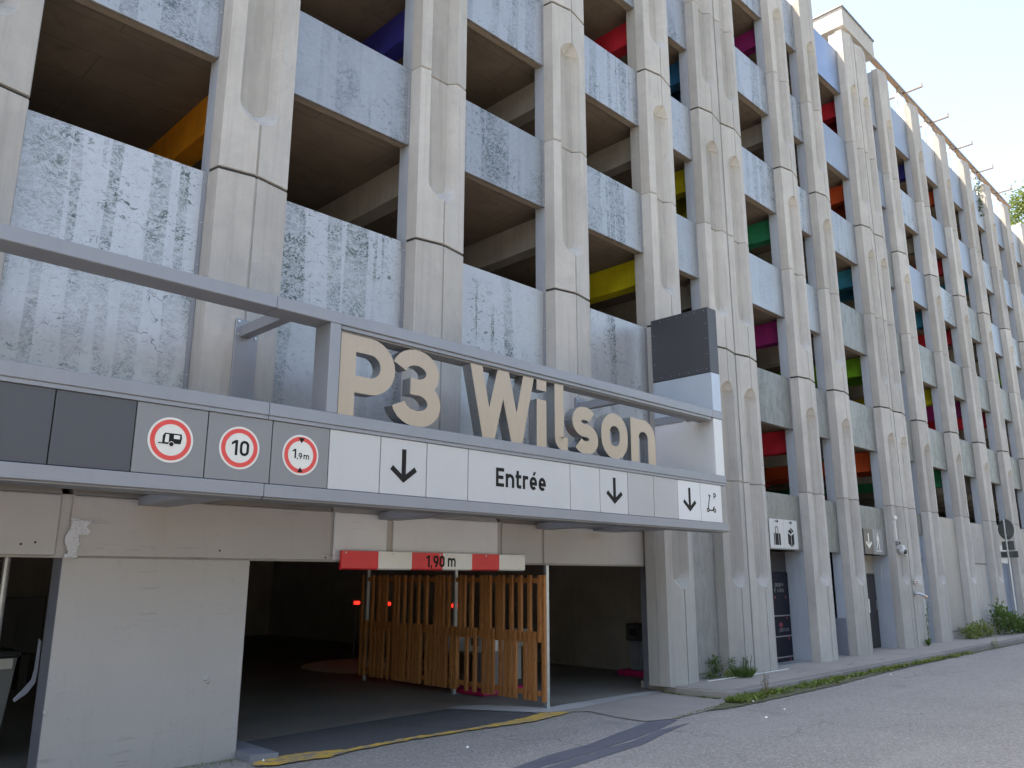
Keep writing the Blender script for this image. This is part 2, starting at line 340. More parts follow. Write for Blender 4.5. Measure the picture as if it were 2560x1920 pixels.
# ------------------------------------------------------------------ mesh helpers
class MB:
    def __init__(s): s.v = []; s.f = []; s.mi = []
    def add(s, vs, fs, mi=0):
        o = len(s.v); s.v += [tuple(v) for v in vs]
        for q in fs: s.f.append(tuple(i+o for i in q)); s.mi.append(mi)
        return s
    def box(s, x0, x1, y0, y1, z0, z1, mi=0):
        return s.add([(x0, y0, z0), (x1, y0, z0), (x1, y1, z0), (x0, y1, z0), (x0, y0, z1), (x1, y0, z1), (x1, y1, z1), (x0, y1, z1)],
                     [(0, 3, 2, 1), (4, 5, 6, 7), (0, 1, 5, 4), (1, 2, 6, 5), (2, 3, 7, 6), (3, 0, 4, 7)], mi)
    def cbox(s, x0, x1, y0, y1, z0, z1, c=.006, mi=0):   # box with chamfered vertical and top edges
        pts = [(x0+c, y0), (x1-c, y0), (x1, y0+c), (x1, y1-c), (x1-c, y1), (x0+c, y1), (x0, y1-c), (x0, y0+c)]
        cx, cy = (x0+x1)/2, (y0+y1)/2
        def ins(q): return (q[0]+(c if q[0] < cx else -c), q[1]+(c if q[1] < cy else -c))
        vs = [(*ins(q), z0) for q in pts]+[(*q, z0+c) for q in pts]+[(*q, z1-c) for q in pts]+[(*ins(q), z1) for q in pts]
        fs = [tuple(range(7, -1, -1)), tuple(range(24, 32))]
        for k in range(3):
            for i in range(8): j = (i+1) % 8; fs.append((k*8+i, k*8+j, k*8+8+j, k*8+8+i))
        return s.add(vs, fs, mi)
    def prism(s, pts, ax, a, b, mi=0):      # polygon pts extruded along axis ax from a to b
        def mk(p, t): return {'x': (t, p[0], p[1]), 'y': (p[0], t, p[1]), 'z': (p[0], p[1], t)}[ax]
        n = len(pts); vs = [mk(p, a) for p in pts]+[mk(p, b) for p in pts]
        fs = [tuple(range(n-1, -1, -1)), tuple(range(n, 2*n))]+[(i, (i+1) % n, n+(i+1) % n, n+i) for i in range(n)]
        return s.add(vs, fs, mi)
    def tube(s, pts, rad, n=8, cap=True, mi=0):
        pts = [Vector(p) for p in pts]; rr = rad if isinstance(rad, (list, tuple)) else [rad]*len(pts)
        rings = []; prev = None
        for i, p in enumerate(pts):
            d = (pts[min(i+1, len(pts)-1)]-pts[max(i-1, 0)]).normalized()
            if prev is None:
                a = d.orthogonal().normalized()
            else:
                a = (prev-d*prev.dot(d)).normalized()
            prev = a; b = d.cross(a)
            rings.append([p+rr[i]*(cos(2*pi*k/n)*a+sin(2*pi*k/n)*b) for k in range(n)])
        vs = [v for R in rings for v in R]; fs = []
        for i in range(len(rings)-1):
            for k in range(n): j = (k+1) % n; fs.append((i*n+k, i*n+j, (i+1)*n+j, (i+1)*n+k))
        if cap: fs += [tuple(range(n-1, -1, -1)), tuple(range((len(rings)-1)*n, len(rings)*n))]
        return s.add(vs, fs, mi)
    def disc(s, c, rx, rz, y0, y1, n=40, mi=0, ri=0):   # disc or ring facing -Y
        if not ri:
            return s.prism([(c[0]+rx*cos(2*pi*k/n), c[1]+rz*sin(2*pi*k/n)) for k in range(n)], 'y', y0, y1, mi)
        vs = []
        for y in (y0, y1):
            for q in (1, ri/rx): vs += [(c[0]+q*rx*cos(2*pi*k/n), y, c[1]+q*rz*sin(2*pi*k/n)) for k in range(n)]
        fs = []
        for k in range(n):
            j = (k+1) % n
            fs += [(k, j, n+j, n+k), (2*n+k, 2*n+j, 3*n+j, 3*n+k), (k, j, 2*n+j, 2*n+k), (n+k, n+j, 3*n+j, 3*n+k)]
        return s.add(vs, fs, mi)
    def sphere(s, c, rad, nu=14, nv=8, sq=(1, 1, 1), mi=0):
        vs = [(c[0], c[1], c[2]+rad*sq[2])]
        for i in range(1, nv):
            a = pi*i/nv
            vs += [(c[0]+rad*sq[0]*sin(a)*cos(2*pi*k/nu), c[1]+rad*sq[1]*sin(a)*sin(2*pi*k/nu), c[2]+rad*sq[2]*cos(a)) for k in range(nu)]
        vs.append((c[0], c[1], c[2]-rad*sq[2])); fs = []
        for k in range(nu): fs.append((0, 1+k, 1+(k+1) % nu))
        for i in range(nv-2):
            for k in range(nu): a = 1+i*nu; j = (k+1) % nu; fs.append((a+k, a+nu+k, a+nu+j, a+j))
        L = len(vs)-1; a = 1+(nv-2)*nu
        for k in range(nu): fs.append((a+k, L, a+(k+1) % nu))
        return s.add(vs, fs, mi)
    def mesh(s, name, mats, off=(0, 0, 0), smooth=False, fix=True):
        me = bpy.data.meshes.new(name)
        me.from_pydata([(v[0]-off[0], v[1]-off[1], v[2]-off[2]) for v in s.v], [], s.f)
        for m in (mats if isinstance(mats, (list, tuple)) else [mats]): me.materials.append(MT[m])
        if any(s.mi): me.polygons.foreach_set('material_index', s.mi)
        if fix:
            bm = bmesh.new(); bm.from_mesh(me); bmesh.ops.recalc_face_normals(bm, faces=bm.faces); bm.to_mesh(me); bm.free()
        if smooth:
            me.polygons.foreach_set('use_smooth', [True]*len(me.polygons)); me.set_sharp_from_angle(angle=radians(32))
        me.update(); return me

BASE = {}
def wloc(o):
    return BASE.get(o.name, (0, 0, 0))
def thing(name, label, cat, base=(0, 0, 0), group=None):
    o = bpy.data.objects.new(name, None); COL.objects.link(o); o.location = base; o.empty_display_size = .2
    o['label'] = label; o['category'] = cat
    if group: o['group'] = group
    BASE[o.name] = tuple(base); return o
def part(name, mb, mats, parent, smooth=False, kind=None, label=None, fix=True):
    off = wloc(parent); o = bpy.data.objects.new(name, mb.mesh(name, mats, off, smooth, fix)); COL.objects.link(o)
    o.parent = parent; BASE[o.name] = off
    if kind: o['kind'] = kind
    if label: o['label'] = label
    return o
def single(name, mb, mats, label, cat, base=(0, 0, 0), group=None, smooth=False, kind=None, fix=True):
    o = bpy.data.objects.new(name, mb.mesh(name, mats, base, smooth, fix)); COL.objects.link(o); o.location = base
    if label: o['label'] = label
    if cat: o['category'] = cat
    if group: o['group'] = group
    if kind: o['kind'] = kind
    BASE[o.name] = tuple(base); return o
def structure(name, mb, mats, label=None, fix=True):
    return single(name, mb, mats, label, None, kind='structure', fix=fix)
def inst(name, mesh, parent, loc, label=None):
    off = wloc(parent); o = bpy.data.objects.new(name, mesh); COL.objects.link(o); o.parent = parent
    o.location = (loc[0]-off[0], loc[1]-off[1], loc[2]-off[2]); BASE[o.name] = tuple(loc); return o

# ------------------------------------------------------------------ strokes and lettering
def arc(cx, cy, rx, ry, a0, a1, n=10):
    return [(cx+rx*cos(radians(a0+(a1-a0)*i/n)), cy+ry*sin(radians(a0+(a1-a0)*i/n))) for i in range(n+1)]
def ribbon(pts, w, closed=False):
    n = len(pts); L, R = [], []
    for i in range(n):
        p = Vector(pts[i])
        a = Vector(pts[(i-1) % n]) if (closed or i) else None
        b = Vector(pts[(i+1) % n]) if (closed or i < n-1) else None
        d1 = (p-a).normalized() if a is not None and (p-a).length > 1e-7 else None
        d2 = (b-p).normalized() if b is not None and (b-p).length > 1e-7 else None
        if d1 is None: d1 = d2
        if d2 is None: d2 = d1
        n1 = Vector((-d1.y, d1.x)); n2 = Vector((-d2.y, d2.x)); m = n1+n2
        m = n1 if m.length < 1e-6 else m.normalized()
        k = w/2/max(.35, m.dot(n1))
        L.append(tuple(p+m*k)); R.append(tuple(p-m*k))
    return L, R, closed
def superloop(x0, x1, y0, y1, rad, n=6):
    return (arc(x1-rad, y1-rad, rad, rad, 90, 0, n)+arc(x1-rad, y0+rad, rad, rad, 0, -90, n)
            + arc(x0+rad, y0+rad, rad, rad, -90, -180, n)+arc(x0+rad, y1-rad, rad, rad, 180, 90, n))
def glyph(ch, s):
    """strokes of one character, cap height 1: (advance, [ribbon or polygon])"""
    h = s/2; X = .74; o = []
    def rb(p, c=False, w=s): o.append(ribbon(p, w, c))
    def pg(p): o.append(p)
    if ch == ' ': return .3, []
    if ch == 'P':
        W = .75; R = (1-h-.40)/2
        rb([(h, 0), (h, 1)]); rb([(s*.95, 1-h), (W-h-R, 1-h)]+arc(W-h-R, 1-h-R, R, R, 90, -90, 14)[1:-1]+[(W-h-R, 1-h-2*R), (s*.95, 1-h-2*R)])
    elif ch == '3':
        W = .76; r1 = (1-s-.02)*.25; r2 = (1-s-.02)*.26+.005; cx = W/2; xr = W/2-h
        rb(arc(cx-.01, 1-h-r1, xr-.02, r1, 168, -90, 18)+[(cx-.085, 1-h-2*r1)])
        rb([(cx-.10, h+2*r2), (cx, h+2*r2)]+arc(cx, h+r2, xr, r2, 90, -168, 18)[1:])
    elif ch == 'W':
        W = 1.24; q = s*1.08
        for a, b, c, d in ((0, .235, 1, 0), (.235, .505, 0, 1), (.505, .775, 1, 0), (.775, 1.01, 0, 1)):
            pg([(a*1.01, c), (a*1.01+q, c), (b*1.01+q, d), (b*1.01, d)])
    elif ch == 'i': W = s; rb([(h, 0), (h, X-.035)]); pg([(0, .845), (s, .845), (s, 1), (0, 1)])
    elif ch == 'l': W = .29; rb([(h, 1), (h, h+.09)]+arc(h+.09, h+.09, .09, .09, 180, 270, 7)+[(W, h)])
    elif ch == 's':
        W = .58; ry = (X-s)/4; xr = W/2-h; cx = W/2
        rb(arc(cx+.01, X-h-ry, xr-.02, ry, 35, 90, 6)+arc(cx-.02, X-h-ry, xr-.01, ry, 90, 270, 12)[1:]
           + arc(cx+.02, h+ry, xr-.01, ry, 90, -90, 12)+arc(cx-.01, h+ry, xr-.01, ry, -90, -148, 6)[1:])
    elif ch == 'o': W = .66; rb(superloop(h, W-h, h, X-h, min((W-s)/2, (X-s)/2)*.98, 9), True)
    elif ch in 'nm':
        W = .66 if ch == 'n' else 1.04; rb([(h, 0), (h, X)])
        def arch(x0, x1): R = (x1-x0)/2; rb([(x0, X-h-R*.9)]+arc(x0+R, X-h-R*.95, R, R*.95, 165, 0, 12)+[(x1, 0)])
        if ch == 'n': arch(h, W-h)
        else: arch(h, W/2); arch(W/2, W-h)
    elif ch == 'E':
        W = .6; rb([(h, 0), (h, 1)])
        for y, e in ((h, W), (.5, W-.05), (1-h, W)): rb([(s*.9, y), (e, y)])
    elif ch == 't': W = .42; rb([(h+.05, .96), (h+.05, h+.08)]+arc(h+.13, h+.08, .08, .08, 180, 270, 6)+[(W, h)]); rb([(-.02, X-h), (W, X-h)])
    elif ch == 'r': W = .42; rb([(h, 0), (h, X)]); rb(arc(h+.19, X-h-.17, .19, .17, 175, 70, 8)+[(W, X-h-.02)])
    elif ch in 'eé':
        W = .6; xr = W/2-h; ry = (X-s)/2; cx = W/2; cy = X/2
        rb([(h+.01, cy-.02), (W-h, cy-.02)]+arc(cx, cy, xr, ry, 0, 312, 22)[1:], w=s)
        if ch == 'é': pg([(cx-.05, X+.07), (cx+.1, X+.07), (cx+.22, X+.27), (cx+.04, X+.27)])
    elif ch == '1': W = .42; rb([(W-h, 0), (W-h, 1)]); pg([(W-s*1.05, 1), (W-s*1.05, .80), (0, .66), (0, .83)])
    elif ch == '0': W = .64; rb(superloop(h, W-h, h, 1-h, (W-s)/2*.98, 9), True)
    elif ch == '9':
        W = .64; R = (W-s)/2
        rb(superloop(h, W-h, .42, 1-h, R*.96, 8), True); rb([(W-h, .75), (W-h, .45)]+[(W*.42, 0)])
    elif ch == ',': W = .2; pg([(.03, .17), (.2, .17), (.11, -.15), (0, -.15)])
    elif ch == 'a': W = .6; rb(superloop(h, W-h, h, X*.6, .13, 5), True); rb([(W-h, 0), (W-h, X-.2)]+arc(W/2, X-h-.16, W/2-h, .16, 0, 150, 9)[1:])
    elif ch == 'g': W = .6; rb(superloop(h, W-h, h, X-h, .2, 6), True); rb([(W-h, X), (W-h, -.08)]+arc(W/2, -.08, W/2-h, .14, 0, -150, 8)[1:])
    elif ch == 'c': W = .56; rb(arc(W/2, X/2, W/2-h, (X-s)/2, 45, 315, 18))
    elif ch == 'p': W = .62; rb([(h, -.25), (h, X)]); rb(superloop(h, W-h, h, X-h, .22, 6), True)
    elif ch == 'u': W = .62; rb([(W-h, 0), (W-h, X)]); rb([(h, X), (h, h+.2)]+arc(W/2, h+.2, W/2-h, .2, 180, 360, 10)[1:]+[(W-h, h+.3)])
    elif ch == 'B': W = .62; rb([(h, 0), (h, 1)]); rb(superloop(h, W-h, .5, 1-h, .2, 5), True); rb(superloop(h, W-h, h, .5, .2, 5), True)
    else: W = .4
    return W, o
def put(mb, shapes, ox, oz, k, y, t, side=0, kx=1., jit=.0004):
    """place 2-D shapes (cap height 1) on a -Y facing plane at y, t thick"""
    for i, g in enumerate(shapes):
        yf = y-t-jit*i
        T = lambda p, yy: (ox+p[0]*k*kx, yy, oz+p[1]*k)
        if isinstance(g, tuple) and len(g) == 3 and isinstance(g[0], list):
            L, R, closed = g; n = len(L); m = n if closed else n-1
            vs = [T(p, yf) for p in L]+[T(p, yf) for p in R]+[T(p, y) for p in L]+[T(p, y) for p in R]
            fr, sd = [], []
            for a in range(m):
                b = (a+1) % n
                fr.append((a, b, n+b, n+a)); sd += [(a, b, 2*n+b, 2*n+a), (n+a, n+b, 3*n+b, 3*n+a), (2*n+a, 2*n+b, 3*n+b, 3*n+a)]
            if not closed: sd += [(0, n, 3*n, 2*n), (n-1, 2*n-1, 4*n-1, 3*n-1)]
            o = len(mb.v); mb.v += vs
            for q in fr: mb.f.append(tuple(i_+o for i_ in q)); mb.mi.append(0)
            for q in sd: mb.f.append(tuple(i_+o for i_ in q)); mb.mi.append(side)
        else:
            n = len(g); o = len(mb.v); mb.v += [T(p, yf) for p in g]+[T(p, y) for p in g]
            mb.f.append(tuple(o+i_ for i_ in range(n))); mb.mi.append(0)
            for a in range(n):
                b = (a+1) % n; mb.f.append((o+a, o+b, o+n+b, o+n+a)); mb.mi.append(side)
def text(mb, string, x, z, h, y, s=.17, t=.002, gap=.13, kx=1., right=None):
    tot = sum(glyph(c, s)[0]+gap for c in string)-gap
    if right is not None: x = right-tot*h*kx
    for c in string:
        W, sh = glyph(c, s); put(mb, sh, x, z, h, y, t, kx=kx); x += (W+gap)*h*kx
    return x
def arrow(mb, cx, ztop, h, y, w=None, t=.002):
    s = .155*h
    put(mb, [ribbon([(0, 0), (0, -h+s*.6)], s), ribbon([(-.44*h, -h*.56), (0, -h+s*.72), (.44*h, -h*.56)], s)], cx, ztop, 1, y, t)

# ================================================================== GROUND
g = MB()
xs = [-300, -60, -20, 0, 10, 20, 40, 60, 120, 400]; ys = [-300, -80, -20, 0, 6, 30, 80, 300]
g.v = [(x, y, 0) for y in ys for x in xs]
g.f = [(j*len(xs)+i, j*len(xs)+i+1, (j+1)*len(xs)+i+1, (j+1)*len(xs)+i) for j in range(len(ys)-1) for i in range(len(xs)-1)]; g.mi = [0]*len(g.f)
structure('road', g, 'asphalt', 'worn grey asphalt road in front of the car park')
def sheet(name, polys, z, mat, label):
    m = MB()
    for p in polys: m.add([(x, y, z) for x, y in p], [tuple(range(len(p)))])
    return structure(name, m, mat, label)
sheet('garage_floor', [[(-6, 8.30), (13.4, 8.30), (13.4, 24.4), (-6, 24.4)]], .004, 'gfloor', 'dark floor inside the garage entrance')
def wobble(p, amp, step, seed):
    q = []; R_ = random.Random(seed)
    for i in range(len(p)):
        a, b = Vector(p[i]), Vector(p[(i+1) % len(p)]); n = max(1, int((b-a).length/step))
        for k in range(n):
            c = a.lerp(b, k/n); q.append((c.x+R_.uniform(-amp, amp), c.y+R_.uniform(-amp, amp)))
    return q
sheet('ramp_asphalt', [[(4.3, 7.86), (5.2, 7.75), (6.16, 7.85), (7.11, 7.85), (7.9, 7.82), (8.48, 8.0), (8.3, 8.32), (7.78, 9.1), (6.4, 9.05), (4.3, 8.9)]], .007, 'ramp_asph', 'smooth dark asphalt at the garage mouth')
sheet('concrete_apron', [wobble([(9.07, 7.60), (8.97, 7.15), (8.96, 6.61), (9.47, 6.45), (10.33, 6.52), (11.22, 6.69), (11.42, 7.0), (11.6, 8.1), (9.43, 8.1), (8.62, 7.92)], .012, .18, 3)], .010, 'apron', 'cracked concrete apron slab at the garage mouth')
sheet('threshold_strip', [wobble([(7.81, 9.14), (8.45, 8.03), (8.62, 7.9), (9.15, 7.86), (10.38, 7.98), (11.4, 8.02), (11.56, 8.14), (10.58, 8.22), (9.43, 8.22), (8.84, 8.23), (8.38, 9.02), (8.13, 9.16)], .006, .2, 4)], .014, 'strip', 'pale concrete threshold strip under the wooden screen')
sheet('yellow_line', [wobble([(4.21, 7.73), (4.35, 7.62), (4.61, 7.64), (4.93, 7.58), (5.3, 7.66), (6.02, 7.72), (6.69, 7.66), (7.05, 7.68), (7.57, 7.60), (7.94, 7.56), (8.8, 7.70), (8.76, 7.81), (8.46, 7.94), (8.05, 7.82), (7.11, 7.78), (6.12, 7.83), (5.28, 7.78), (5.01, 7.90), (4.66, 7.98), (4.29, 7.91)], .022, .06, 5)], .0165, 'yellow', 'worn yellow painted line across the garage mouth')
sheet('tar_patch', [wobble([(8.99, 6.58), (9.38, 6.54), (9.37, 6.38), (8.68, 6.17), (7.97, 6.03), (6.85, 5.87), (6.17, 5.81), (5.2, 5.70), (4.2, 5.5), (4.3, 5.72), (5.99, 5.98), (6.6, 6.12), (7.35, 6.19), (7.74, 6.29)], .006, .3, 6),
                    wobble([(8.86, 6.15), (9.33, 6.16), (8.56, 6.0), (7.78, 5.77), (7.14, 5.7), (6.38, 5.6), (5.0, 5.3), (4.2, 5.15), (4.2, 5.4), (6.19, 5.76), (6.83, 5.84), (7.38, 5.92), (7.84, 5.96), (8.62, 6.14)], .006, .3, 8)], .005, 'tar', 'two bluish dark repair strips in the road')
sheet('dirt_strip', [wobble([(10.6, 6.40), (11.6, 6.38), (14.3, 6.43), (16, 6.55), (19, 6.66), (26, 6.72), (60, 6.74), (60, 6.9), (11.5, 6.9), (11.2, 6.74), (10.2, 6.5)], .02, .12, 9)], .0135, 'moss', 'strip of dirt and moss along the kerb')
# pavement and its kerb stones
pv = MB(); pv.prism([(11.78, 6.96), (60, 6.96), (60, 8.6), (11.60, 8.6), (11.46, 8.0), (11.40, 7.6), (11.50, 7.1)], 'z', 0, .112)
pave = structure('pavement', pv, 'walk', 'narrow concrete pavement along the foot of the car park')
kx = [11.78, 13.56, 15.3, 17.1, 18.95, 20.7, 22.5, 24.3, 26.1, 27.9, 29.7, 31.5, 33.4, 35.2, 37, 39, 41, 43, 45, 47, 50]
for a, b in zip(kx, kx[1:]):
    m = MB(); y0 = 6.79+RND.uniform(-.008, .008)
    m.cbox(a+.006, b-.006, y0, 6.955, -.01, .116+RND.uniform(-.004, .004), .014)
    part('kerb_stone', m, 'kerb', pave)
m = MB(); m.prism([(11.40, 6.90), (11.52, 6.82), (11.774, 6.80), (11.774, 6.955), (11.50, 7.08), (11.40, 7.58), (11.46, 7.98), (11.38, 7.98), (11.28, 7.7), (11.30, 7.2)], 'z', -.01, .1)
part('kerb_corner', m, 'walk', pave)
for (x, y, l, a) in ((13.2, 6.62+.6, .35, .1), (14.6, 7.3, .3, .05), (16.6, 7.25, .22, .2), (18.0, 7.2, .3, .05)):
    m = MB(); m.box(x, x+l, y, y+.03, .112, .1165); part('crack', m, 'fin_low', pave)
m = MB(); m.tube([(12.2, 7.70, .125), (13.1, 7.66, .125), (14.86, 7.64, .125)], .009, 6)
single('white_pipe', m, 'white', 'thin white pipe lying at the foot of the first piers', 'pipe', (12.2, 7.7, .112))

# ================================================================== THE CAR PARK
YF, YP = 7.8, 8.0                   # pier front reference and parapet plane
PW = .86
L0 = [(-1.94, 1), (.70, 1), (3.33, 1), (6.0, 1), (8.68, 1), (11.28, 1), (13.09, 2), (16.58, 1), (18.39, 1), (21.12, 2), (23.72, 1), (26.40, 1), (29.12, 1), (31.80, 1), (34.48, 1), (37.05, 1), (39.7, 2), (43.1, 1), (45.7, 1), (48.3, 1)]
JO = [3.53, 6.05, 8.57, 11.09, 13.61]      # joints between the precast blocks
TOP = 17.15
PBOT = [2.32, 4.89, 7.43, 9.95, 12.48, 15.12]; PTOP = [3.455, 6.03, 8.575, 11.1, 13.63, 16.52]
XEND = 49.4
garage = thing('parking_garage', 'multi-storey concrete car park with fluted piers and printed zinc parapets', 'building', (2.4, 8.3, 0))

def surf(x):
    if x <= .03: return .18-.16*x/.03
    if x <= .43: return .02-.08*(x-.03)/.40
    return -.06+.085*(x-.43)/.43
def block_mesh(name, h, flute, e=1.88):
    xc, rr, rin, d = .4225, .2375, .1575, .15
    def row(z, us):          # us: distance inside the flute, None outside
        pts = [(0, .195), (.03, surf(.03))]
        if us is None or us <= 0:
            A, A2, B2, B, ya, yb = .416, .424, .442, .448, surf(.43)+.02, surf(.43)+.02
        else:
            w = rr*sqrt(max(0, 1-(1-min(us, rr)/rr)**2)); w = max(w, .016)
            cx = .432+(xc-.432)*min(1, us/rr)
            A, B = cx-w, cx+w
            if us < d:
                t = us/d; cm = .433+(.4075-.433)*t; dep = surf(.43)+.02+(.10-surf(.43)-.02)*t**.8
                A2, B2, ya, yb = max(A+.002, cm-.008), min(B-.002, cm+.008), dep, dep
            else:
                w2 = rin*sqrt(max(0, 1-(1-min(us-d, rin)/rin)**2)); w2 = max(w2, .009)
                A2, B2, ya, yb = max(A+.02, .4075-w2), min(B-.03, .4075+w2), .10, .10
        pts += [(A, surf(A)), (A2, ya), (B2, yb), (B, surf(B)), (PW-.012, surf(PW-.012)), (PW, .045), (PW, .195)]
        return [(x, y, z) for x, y in pts]
    us_list = [0, .004, .012, .028, .05, .08, .115, .149, .151, .155, .165, .18, .205, .2375, .27, .308]
    rows = []
    if flute is None: rows = [(0, None), (h/2, None), (h, None)]
    elif flute == 'top': zt = h-e; rows = [(0, None), (zt-.001, None)]+[(zt+q+.0005, q+.0005) for q in us_list]+[(h, 1)]
    else: zt = e; rows = [(0, 1)]+[(zt-q-.0005, q+.0005) for q in reversed(us_list)]+[(zt+.001, None), (h, None)]
    full = []
    for k, (z, q) in enumerate(rows):
        R_ = row(z, q)
        if k in (0, len(rows)-1):      # little chamfer at the joints
            ch = .015 if (flute == 'top') == (k > 0) and flute else .005
            zz = z+ch if k == 0 else z-ch
            inner = [(x+(.008 if i == 0 else -.008 if i >= 8 else 0), y+(ch if 0 < i < 9 else 0), z) for i, (x, y, _) in enumerate(R_)]
            base = [(x, y, zz) for x, y, _ in R_]
            full += [inner, base] if k == 0 else [base, inner]
        else: full.append(R_)
    n = len(full[0]); m = MB(); vs = [v for R_ in full for v in R_]; fs = []
    for i in range(len(full)-1):
        for k in range(n):
            j = (k+1) % n; fs.append((i*n+k, i*n+j, (i+1)*n+j, (i+1)*n+k))
    fs += [tuple(range(n-1, -1, -1)), tuple(range((len(full)-1)*n, len(full)*n))]
    m.add(vs, fs)
    for q, fc in enumerate(m.f):      # flute floor takes the darker, browner concrete
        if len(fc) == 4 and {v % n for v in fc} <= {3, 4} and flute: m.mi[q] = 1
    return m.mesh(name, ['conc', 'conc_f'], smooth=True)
BM = {}
def blk(h, fl, e):
    key = (round(h, 3), fl)
    if key not in BM: BM[key] = block_mesh('precast_block', h, fl, e)
    return BM[key]
GAP_SHADE = {}
def gap_shade(fl):          # black strip added in the joints, painting in the shade of a deep gap
    if fl not in GAP_SHADE:
        q = [(.01, .19), (.04, .045), (.20, .03), (.262, .12), (.55, .12), (.645, .03), (.845, .06), (.845, .19)] if fl else [(.01, .19), (.04, .045), (.425, -.025), (.845, .06), (.845, .19)]
        hh = .0035 if fl else .0175; m = MB(); m.prism(q, 'z', -hh, hh); GAP_SHADE[fl] = m.mesh('joint_shade', 'sgap')
    return GAP_SHADE[fl]
for ci, (x0, cnt) in enumerate(L0):
    zb = 2.70 if x0 < 11 else .10
    m = MB(); m.box(x0+.004, x0+(PW+.01)*(cnt-1)+PW-.004, YP+.001, YP+.20, zb, TOP-.05)
    pier = part('pier', m, 'conc_back' if ci == 5 else 'fin', garage)
    for k in range(cnt):
        zs = [zb]+JO+[TOP]
        for lv in range(6):
            a, b = zs[lv], zs[lv+1]
            ga = 0 if lv == 0 else (.004 if lv % 2 else .018); gb = 0 if lv == 5 else (.018 if lv % 2 else .004)
            # flutes run through joints 3.53, 8.57, 13.61
            if zb > 1 and lv == 1: continue
            if zb > 1 and lv == 0:
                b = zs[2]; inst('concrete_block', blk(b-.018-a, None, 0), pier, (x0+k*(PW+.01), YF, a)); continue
            if lv % 2 == 0: fl = 'top'; e = min(1.88, b-a-.1) if lv else 1.93
            else: fl = 'bottom'; e = 1.88
            if lv: inst('joint_shade', gap_shade(fl == 'bottom'), pier, (x0+k*(PW+.01), YF, a))
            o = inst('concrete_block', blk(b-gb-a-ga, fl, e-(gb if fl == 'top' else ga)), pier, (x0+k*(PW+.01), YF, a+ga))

# parapet panels, one for each bay and level
def bay(i): a, c = L0[i]; return a+PW*c+.01*(c-1), L0[i+1][0]
pal = {0: 'zinc_c', 1: 'zinc_a', 2: 'zinc_b', 3: 'zinc_a', 4: 'zinc_b', 5: 'zinc_b'}
def panel(i, z0, z1, mat, y=YP, frame=True, t=.035):
    a, b = bay(i); m = MB(); m.cbox(a+.006, b-.012, y, y+t, z0, z1, .004)
    p = part('parapet_panel', m, mat, garage)
    if frame:
        m = MB(); m.box(b-.05, b-.004, y-.008, y-.001, z0+.01, z1-.01); part('edge_trim', m, 'smet', p)
        for zz in (z0+.12, (z0+z1)/2, z1-.12):
            m = MB(); m.box(b-.034, b-.022, y-.014, y-.0085, zz-.006, zz+.006); part('screw', m, 'galv', p)
    return p
R2 = random.Random(21)
for i in range(len(L0)-1):
    sx = L0[i][0]
    for lv in range(6):
        z0, z1 = PBOT[lv], PTOP[lv]
        if lv == 0 and sx < 11: continue
        if lv == 1 and sx < 11: z0 = 4.845
        mat = pal[lv]
        if sx < 11: mat = {1: 'zinc_w', 2: 'zinc_a', 3: 'zinc_b' if i > 4 else 'zinc_a'}.get(lv, 'zinc_a')
        if 11 < sx < 18: mat = ['zinc_c', 'zinc_c', 'zinc_b', 'zinc_a', 'zinc_a', 'zinc_a'][lv]
        if sx > 17: mat = ['zinc_c', 'zinc_c', 'zinc_c', ['zinc_c', 'zinc_e', 'zinc_a'][i % 3], 'zinc_e' if i % 3 != 1 else 'zinc_a', 'zinc_b' if i % 2 else 'zinc_e'][lv]
        if sx > 17 and lv == 5 and i == 8: mat = 'zinc_p'
        if i == 5 and lv < 2: mat = 'zinc_c'
        if lv == 0:
            if i == 5: z0 = .20; mat = 'stone'
            if i in (10,): z0 = .33; mat = 'zinc_d'
            if i in (13, 14, 15, 17): z0 = .3; mat = 'zinc_d'
            if i in (11, 16): continue
            if i == 12: z0 = 2.80; mat = 'zinc_d'
            if i == 9: z0 = 2.9
        panel(i, z0, z1, mat, YP, frame=lv > 0 and sx < 20)
    if sx < 11:
        panel(i, 2.72, 4.838, 'zinc_w', YP)
# infill under narrow bays and doorways at street level
def infill(x0, x1, y0, y1, z0, z1, mat, name='infill_wall', parent=None):
    m = MB(); m.cbox(x0, x1, y0, y1, z0, z1, .005); return part(name, m, mat, parent or garage)
a, b = bay(5); infill(a, b, 8.05, 8.3, .10, .195, 'conc_back')
a, b = bay(6); infill(a, b, 8.75, 8.9, .1, 2.6, 'intwall')
# fin faces at the street doors: pale paint above, slate grey below
for i in (6, 8): a, b = bay(i); infill(b+.002, b+.3, 8.203, 8.60, .11, 2.31, 'fin', 'door_cheek')
a, b = bay(7); dr = infill(a+.05, b-.02, 8.24, 8.30, .11, 2.30, 'fin', 'service_door')
infill(b-.019, b+.003, 8.005, 8.239, .113, .90, 'fin_low', 'painted_dado')
m = MB(); m.box(b-.05, b-.02, 8.20, 8.24, 1.42, 1.55); part('door_lock', m, 'black', dr)
a, b = bay(8); infill(a, b, 8.38, 8.44, .11, 1.86, 'door', 'door_leaf'); infill(a, b, 8.385, 8.44, 1.865, 2.31, 'intwall', 'transom')
m = MB(); m.box(b-.06, b-.03, 8.34, 8.38, 1.0, 1.22); part('door_handle', m, 'galv', garage)
a, b = bay(9); infill(a, b, 8.06, 8.12, 2.28, 2.9, 'doorb', 'window_panel'); infill(a, b, 8.16, 8.3, .11, 2.279, 'conc', 'infill_wall')
for xx in (a+.30, a+.45, a+.68):
    m = MB(); m.tube([(xx, 8.13, .11), (xx, 8.13, 2.27)], .022, 8); part('drain_pipe', m, 'fin', garage)
a, b = bay(10); infill(a, b, 8.04, 8.3, .10, .32, 'conc_back')
